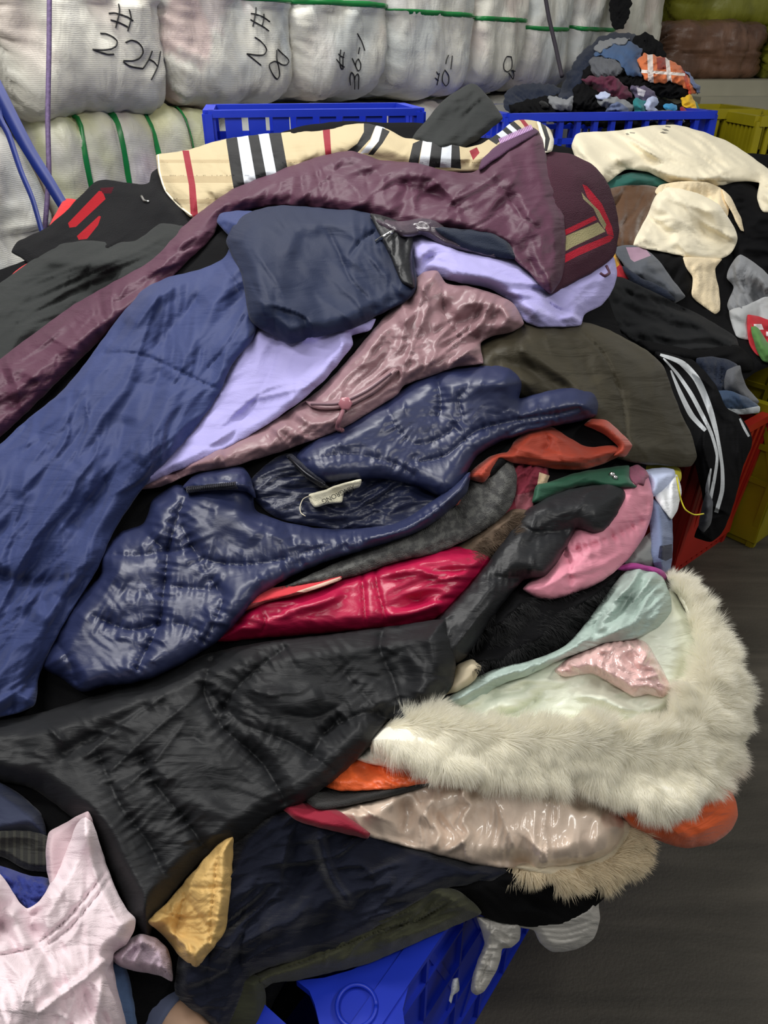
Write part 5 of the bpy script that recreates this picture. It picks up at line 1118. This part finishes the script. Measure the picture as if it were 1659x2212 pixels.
# ---- left side: red scrap, black cardigan, charcoal jacket
big('cloth', 'red cloth scraps behind the black cardigan at the left edge', 'cloth', '15,605 40,580 70,560 110,480 140,430 165,432 150,470 110,540 70,580 30,608', cloth('scarlet_cotton', (190, 36, 40), rough=0.8), thick=16, rim=10, group=None)
bcg = big('cardigan', 'black knitted cardigan with two red stripes on the sleeve, at the left', 'cardigan', '24,545 38,522 100,492 150,448 205,393 232,388 300,398 322,394 328,372 345,362 352,400 400,465 420,540 330,560 200,620 100,600 65,572 44,556', M_paintk, base_col=(25, 25, 27),
   paint=[('147,482 214,412 222,414 228,430 164,490 150,492', (140, 26, 34)), ('166,510 214,466 218,468 212,486 188,516 170,518', (140, 26, 34)), ('216,406 246,404 240,418 222,418', (60, 14, 24))], thick=26, rim=24, back=60, folds=[('s', -40, 70, 200, 10)])
big('jacket', 'charcoal cotton jacket sloping down the left side', 'jacket', '-110,700 0,612 85,552 130,528 180,520 290,520 345,484 380,485 440,500 420,560 330,640 220,720 120,810 0,900 -110,960', M_char, thick=30, rim=30, blur=7, folds=[('r', -33, 50, 240, 9), ('s', -30, 90, 260, 14)], lines=[('g','90,560 200,570 260,560',14,14),('g','20,790 120,700 260,600',22,-16)])
big('coat', 'black strip for the shadowed lining between the plum coat and the blue coat', 'coat', '-110,1060 0,960 100,860 220,740 340,630 450,520 520,480 540,560 420,640 300,740 180,860 60,980 -110,1120', M_black, thick=12, rim=18, group=None)  # black lining, with the shadow on it put into the colour
big('cloth', 'black collar cloth behind the tartan lining', 'cloth', '580,300 640,275 740,262 830,265 930,268 980,300 940,325 780,315', M_black, thick=16, rim=12, group=None)
big('cloth', 'dark grey pointed cloth sticking up above the tartan lining', 'cloth', '890,300 925,255 960,215 1015,180 1030,184 1060,215 1086,255 1065,275 1020,310 960,330', M_char, thick=30, rim=18, back=120, folds=[('s', -60, 60, 120, 10)], group=None)
# tartan lining
def st(x0, x1, sl, c): return ('%f,%f %f,%f %f,%f %f,%f' % (x0, 240, x1, 240, x1 + sl, 480, x0 + sl, 480), c)
TB = (24, 24, 26); TWh = (192, 196, 204); TR = (134, 22, 40); TG = (170, 152, 118)
stripes = [('394,325 408,325 422,400 428,468 412,468 408,400', TR),
  ('488,300 512,296 530,400 534,430 508,425 500,380', TB), ('512,296 536,292 554,395 556,415 530,425 528,400', TWh), ('536,292 558,288 578,385 580,405 556,420 554,395', TB), ('558,288 580,284 602,375 604,400 580,405', TWh), ('580,284 606,281 622,370 624,400 602,400', TB),
  ('696,270 712,270 716,340 704,345', TR),
  ('786,262 812,270 800,300 770,332 745,330 772,310 786,285', TB), ('812,270 832,275 818,305 795,330 778,332 800,305', TWh), ('826,276 842,284 826,310 806,335 795,334 818,305', TB),
  ('892,310 914,300 902,362 880,362', TB), ('914,300 934,300 926,362 904,362', TWh), ('934,300 958,304 950,362 926,362', TB), ('956,306 976,308 974,362 950,362', TWh), ('976,308 992,312 996,365 974,362', TB),
  ('1014,326 1030,318 1036,330 1022,346', TR),
  ('1032,286 1050,268 1086,300 1072,312', TB), ('1050,272 1068,264 1102,292 1088,302', TWh), ('1068,266 1082,262 1112,288 1100,294', TB), ('1082,264 1094,260 1120,285 1112,290', TWh), ('1094,262 1106,258 1130,280 1122,286', TB),
  ('1122,258 1130,256 1146,276 1138,280', TR)]
big('tartan_scarf', 'beige tartan scarf with black, white and red bars along the top of the heap', 'scarf', '338,335 400,325 480,302 560,290 640,284 700,281 760,268 800,268 830,276 870,296 910,302 960,308 1005,318 1040,310 1080,285 1110,262 1140,258 1165,264 1188,280 1195,300 1180,330 1100,360 1030,370 960,372 880,365 800,345 700,352 620,380 540,412 470,440 414,470 385,440 356,410 342,370', M_paint, base_col=(186, 170, 136),
   paint=[('330,345 1200,345 1200,352 330,352', TG), ('330,380 1200,380 1200,395 330,395', (168, 150, 116)), ('330,430 1200,430 1200,440 330,440', TG)] + stripes, thick=44, rim=34, back=60, step=3.6, blur=6, folds=[('s', 15, 60, 160, 6), ('r', 60, 50, 90, 4)], lines=[('g','760,335 790,300 830,280',10,-9),('g','860,330 885,315 890,350',10,-9),('g','1000,360 1025,335 1040,310',8,-9)])
surf_tube('piping', H1, '342,335 345,372 358,412 386,444 414,466', 0.0022, M_cream, bpy.data.objects['tartan_scarf'], up=0.004)
tl = big('striped_jacket', 'cream and black striped jacket edge behind the plum collar', 'jacket', '1160,262 1180,272 1196,300 1192,326 1178,330 1170,300', M_paint, base_col=(226, 220, 200), paint=[('1166,262 1178,270 1188,300 1182,326 1176,326 1178,298', TB)], thick=12, rim=8, lift=6, step=3.6)
# plum coat
pc = empty('coat', Wp(800, 450, 1.7), 'long plum purple coat crossing the top of the heap and down its left side', 'coat', HEAPG)
_, gpl = big('coat_body', None, None, '-110,860 0,775 80,715 160,658 250,606 330,560 395,490 440,452 500,410 560,385 620,362 690,338 760,326 820,345 900,352 960,368 1020,372 1060,345 1110,305 1155,280 1172,296 1182,350 1198,410 1218,470 1222,540 1214,600 1190,634 1165,615 1140,585 1110,560 1090,530 1020,510 950,495 880,488 820,470 740,455 640,445 580,445 530,455 480,470 460,510 410,560 330,640 250,705 170,780 80,870 0,945 -110,1040', M_plum, parent=pc, thick=36, rim=28, back=50, blur=8, mx=3,
   folds=[('r', -38, 46, 260, 8), ('r', 70, 60, 140, 8), ('s', -20, 100, 240, 10)],
   lines=[('f','785,350 790,400 800,440 820,470',60,6),('g','860,400 960,430 1010,470',16,-14),('v','930,380 985,440 1000,500',7,10),('v','960,470 985,420 1020,400',7,9),('g','1060,360 1120,420 1170,520',18,14),('v','1080,400 1130,470 1180,500',7,-9),('g','1100,520 1150,570 1180,610',12,-9),('g','20,860 120,770 230,690',12,9),('v','240,660 330,600 440,500',8,-8),('v','1183,330 1200,420 1214,500 1210,590',4,-6)])
zt_, _ = big('zip_tape', None, None, '1040,345 1080,310 1150,275 1165,285 1120,312 1070,345 1035,368', cloth('plum_tape', (70, 34, 66), rough=0.7, weave=1.0), parent=pc, thick=6, rim=4, lift=3, step=3.6)
pm = plain('violet_teeth', (190, 150, 200), rough=0.4)
for t in np.linspace(0, 1, 22):
    x = 1080 + 68 * t; y = 306 - 30 * t; q = on(H1, [(x - 2, y - 6), (x + 2, y + 4)], 0.003); v, f = tube(q, 0.0016, 5); link('zip_tooth', v, f, pm, zt_)
# ---- navy long coat
nc = empty('coat', Wp(500, 700, 1.5), 'long navy blue coat pouring down the left half of the heap', 'coat', HEAPG)
_, gnb = big('coat_body', None, None, '468,480 476,462 520,455 600,470 640,560 620,680 560,700 545,735 500,790 476,845 430,915 380,975 330,1030 290,1080 245,1150 210,1230 160,1310 115,1390 85,1460 72,1525 0,1550 -110,1570 -110,1060 0,960 60,905 130,848 180,790 220,735 265,675 310,625 360,600 420,585 480,560 500,520', M_navy, parent=nc, thick=52, rim=44, back=60, blur=10, mx=4,
   folds=[('r', -52, 60, 320, 8), ('s', -50, 120, 400, 18), ('r', -70, 36, 150, 4)],
   lines=[('g','520,520 420,590 330,640 270,700',20,16),('g','440,640 380,700 330,760',16,-13),('g','160,1000 120,1100 60,1180 0,1240',30,14),('g','280,900 250,1010 200,1080 150,1150',24,-14),('v','215,930 205,985 165,1040 150,1080',7,9),('v','185,860 190,930 150,990 120,1010',7,8),('g','60,1300 100,1330 130,1290',18,12),('g','380,830 330,930 290,1000',26,12),('q','200,768 250,762 300,765 345,782 400,808 440,828 475,842',4,-9,4,9),('v','542,650 520,700 480,760 440,805',3,-6),('v','475,560 500,600 530,640',6,-8),('g','300,780 270,840 220,900 190,960 170,1020',16,12),('g','230,960 200,1020 190,1080',14,9),('g','340,800 420,720 480,600',34,10),('g','100,960 60,1020 40,1080',20,10),('v','150,1120 250,1000 340,900',9,7),('g','-20,1240 80,1260 160,1250',14,-10),('g','330,620 260,700 230,760',18,10)])
_, gnf = big('sleeve', None, None, '488,520 510,480 540,458 600,444 660,446 720,452 775,455 820,470 870,500 888,530 897,580 900,620 885,645 850,665 800,690 760,710 700,725 650,738 625,742 590,725 558,708 540,690 530,640 520,590 500,550', M_navyd, parent=nc, rnd=0.4, thick=54, rim=38, back=40, blur=9, mx=4, folds=[('s', 60, 110, 240, 10), ('r', 50, 60, 180, 5)],
   lines=[('v','705,495 730,540 755,600 800,650',4,-9),('v','752,560 780,520 830,490',5,-9),('g','620,560 640,500 700,490',18,8),('g','540,520 560,600 580,680',26,8),('g','690,520 660,620 650,700',26,6)])
cu, _ = big('cuff_lining', None, None, '800,462 840,470 880,490 892,520 890,560 895,622 868,610 850,570 826,520', M_blackn, parent=nc, thick=10, rim=6, lift=4, folds=[('r', 70, 22, 80, 7)], lines=[('v','815,530 850,505 880,490',4,8)])
surf_tube('cuff_zip', H1, '812,522 850,500 905,488', 0.004, metal, cu, up=0.003)
big('blouse', 'dark plum satin cloth between the navy sleeve and the lavender shirt', 'blouse', '800,470 860,478 930,470 960,490 1000,520 1080,545 1070,556 1020,545 960,530 910,508 870,512', cloth('dark_satin', (66, 54, 66), rough=0.25, spec=0.7), thick=18, rim=12, group=None, folds=[('r', 20, 18, 70, 7)], lift=-6)
big('garment', 'dark navy velvet edge under the plum coat', 'jacket', '935,490 1000,495 1060,500 1100,525 1115,560 1060,552 1000,535 960,515', M_denimd, thick=18, rim=14, lift=-8)
# ---- pink shirt and neighbours in the lower left corner
big('shirt', 'denim blue shirt edge right of the pale pink shirt', 'shirt', '235,2070 270,2080 285,2120 300,2212 310,2330 240,2330 230,2180', cloth('chambray', (84, 108, 146), rough=0.85), thick=16, rim=12, lift=-10)
big('sweatshirt', 'crumpled lilac ribbed cuff behind the pale pink shirt', 'sweatshirt', '240,2068 262,2040 300,2018 335,2025 362,2050 372,2090 372,2120 350,2110 320,2102 290,2098 255,2085', M_lilac, thick=44, rim=22, lift=6, folds=[('r', 60, 26, 60, 12)])
ps = empty('shirt', Wp(120, 2050, 0.8), 'pale pink cotton shirt in the lower left corner', 'shirt', HEAPG)
big('shirt_back', None, None, '100,1870 105,1800 140,1778 190,1752 200,1780 160,1840 140,1900 120,1950', cloth('pink_inside', (196, 172, 178), rough=0.85), parent=ps, thick=14, rim=12, lift=20)
_, gps = big('shirt_body', None, None, '-110,1830 -20,1870 10,1900 40,1945 58,1962 85,1945 105,1915 130,1870 150,1820 170,1770 190,1753 205,1790 222,1840 233,1875 250,1920 275,1965 293,1985 290,2010 272,2040 245,2062 250,2120 265,2180 285,2260 295,2340 -110,2340', M_pinks, parent=ps, thick=44, rim=34, back=40, lift=10, blur=9,
   folds=[('r', 70, 60, 220, 8), ('s', -40, 90, 200, 10)], lines=[('v','78,2040 140,1990 200,1920 232,1880',3,-8),('v','92,2048 150,2005 210,1935 240,1895',3,-6),('v','-60,2070 20,2060 80,2045',4,-9),('g','0,1990 40,1960 90,1945 120,1920',14,12),('g','85,2030 70,1990 90,1960',14,-16),('g','80,2190 160,2130 240,2065',9,10),('g','190,2280 210,2180 220,2110',10,9),('g','150,2300 160,2200 190,2130',12,-9),('g','20,1940 5,2000 -20,2040',16,-14)])
# fluffy pile on the black fur coat and the brown fur edge
for (nm, lab, col, poly, nn, ln) in (('coat', 'black fluffy fur coat', M_furk, '1000,1430 1060,1330 1130,1290 1200,1292 1290,1262 1320,1250 1290,1310 1240,1370 1180,1400 1100,1432 1030,1450', 5000, 0.022),
                            ('fur_trimming', 'matted brown fur', M_furbr, '960,1195 1010,1170 1060,1135 1110,1105 1140,1110 1120,1150 1080,1180 1020,1205', 3500, 0.022)):
    par = [o for o in bpy.data.objects if o.parent is None and str(o.get('label', '')).startswith(lab)][0]
    fur(H1.depth, 'fur_pile', poly, col, par, nn, ln, flow_out(900, 1100), seed=9, width=0.0007, lay=0.7)
# forearm of a person reaching in at the lower edge
arm = W([225, 300, 372, 440, 560], [2085, 2150, 2204, 2275, 2420], [0.97, 0.955, 0.935, 0.92, 0.88])
def limb(path, radii, n=24):
    p = np.array(path); t = np.linspace(0, len(p) - 1, n); q = np.stack([np.interp(t, np.arange(len(p)), p[:, k]) for k in range(3)], 1)
    return tube(q, np.interp(t, np.arange(len(p)), radii), 20)
v, f = limb(arm, [0.030, 0.030, 0.029, 0.027, 0.024])
pr = link('person', v, f, plain('skin', (176, 142, 118), rough=0.5, spec=0.4, var=0.06, nscale=20))
tag(pr, 'forearm of a person in a slate blue sleeve, reaching in at the bottom edge', 'person')
v, f = limb(arm[:3] + np.array([[0, 0, 0]] * 3), [0.037, 0.036, 0.034])
link('sleeve', v, f, M_slate2 if 'M_slate2' in globals() else cloth('slate_sleeve', (84, 92, 118), rough=0.85), pr)

# woven name on the neck label, upside down to the eye as it lies
fc = bpy.data.curves.new('label_lettering', 'FONT'); fc.body = 'XINGRONG'; fc.size = 0.0115; fc.extrude = 0.0002; fc.space_character = 0.95
fo = bpy.data.objects.new('label_lettering', fc); C.objects.link(fo)
pa, pb = on(H1, [(764, 1047), (702, 1076)], 0.006)
xa = Vector(pb - pa).normalized(); za = Vector(CAM - (pa + pb) / 2).normalized(); ya = za.cross(xa).normalized(); za = xa.cross(ya)
if ya.dot(Vector(UP)) > 0: pass
fo.matrix_world = Matrix.Translation(Vector(pa)) @ Matrix((xa, ya, za)).transposed().to_4x4()
fc.materials.append(ink)
bpy.context.view_layer.update()
me_ = bpy.data.meshes.new_from_object(fo); bpy.data.objects.remove(fo); fo = bpy.data.objects.new('label_lettering', me_); C.objects.link(fo)
fo_m = Matrix.Translation(Vector(pa)) @ Matrix((xa, ya, za)).transposed().to_4x4()
lb = bpy.data.objects['care_label']; mwf = fo_m.copy(); off = Vector(lb.location); p_ = lb.parent
while p_ is not None: off += Vector(p_.location); p_ = p_.parent
fo.parent = lb; mwf.translation = mwf.translation - off; fo.matrix_local = mwf

# small hardware and loose threads
cg = [o for o in bpy.data.objects if o.get('category') == 'cardigan'][0]
surf_tube('metal_clasp', H1, '306,424 312,434 322,436', 0.0035, metal, cg, up=0.004)
tw = on(H1, catmull(pts('1462,1030 1470,1075 1480,1100 1500,1112 1520,1110'), 5, closed=False), 0.01)
v, f = tube(tw, 0.0016, 6); tag(link('string', v, f, M_yellow), 'thin yellow string hanging over the edge of the red basket', 'string')
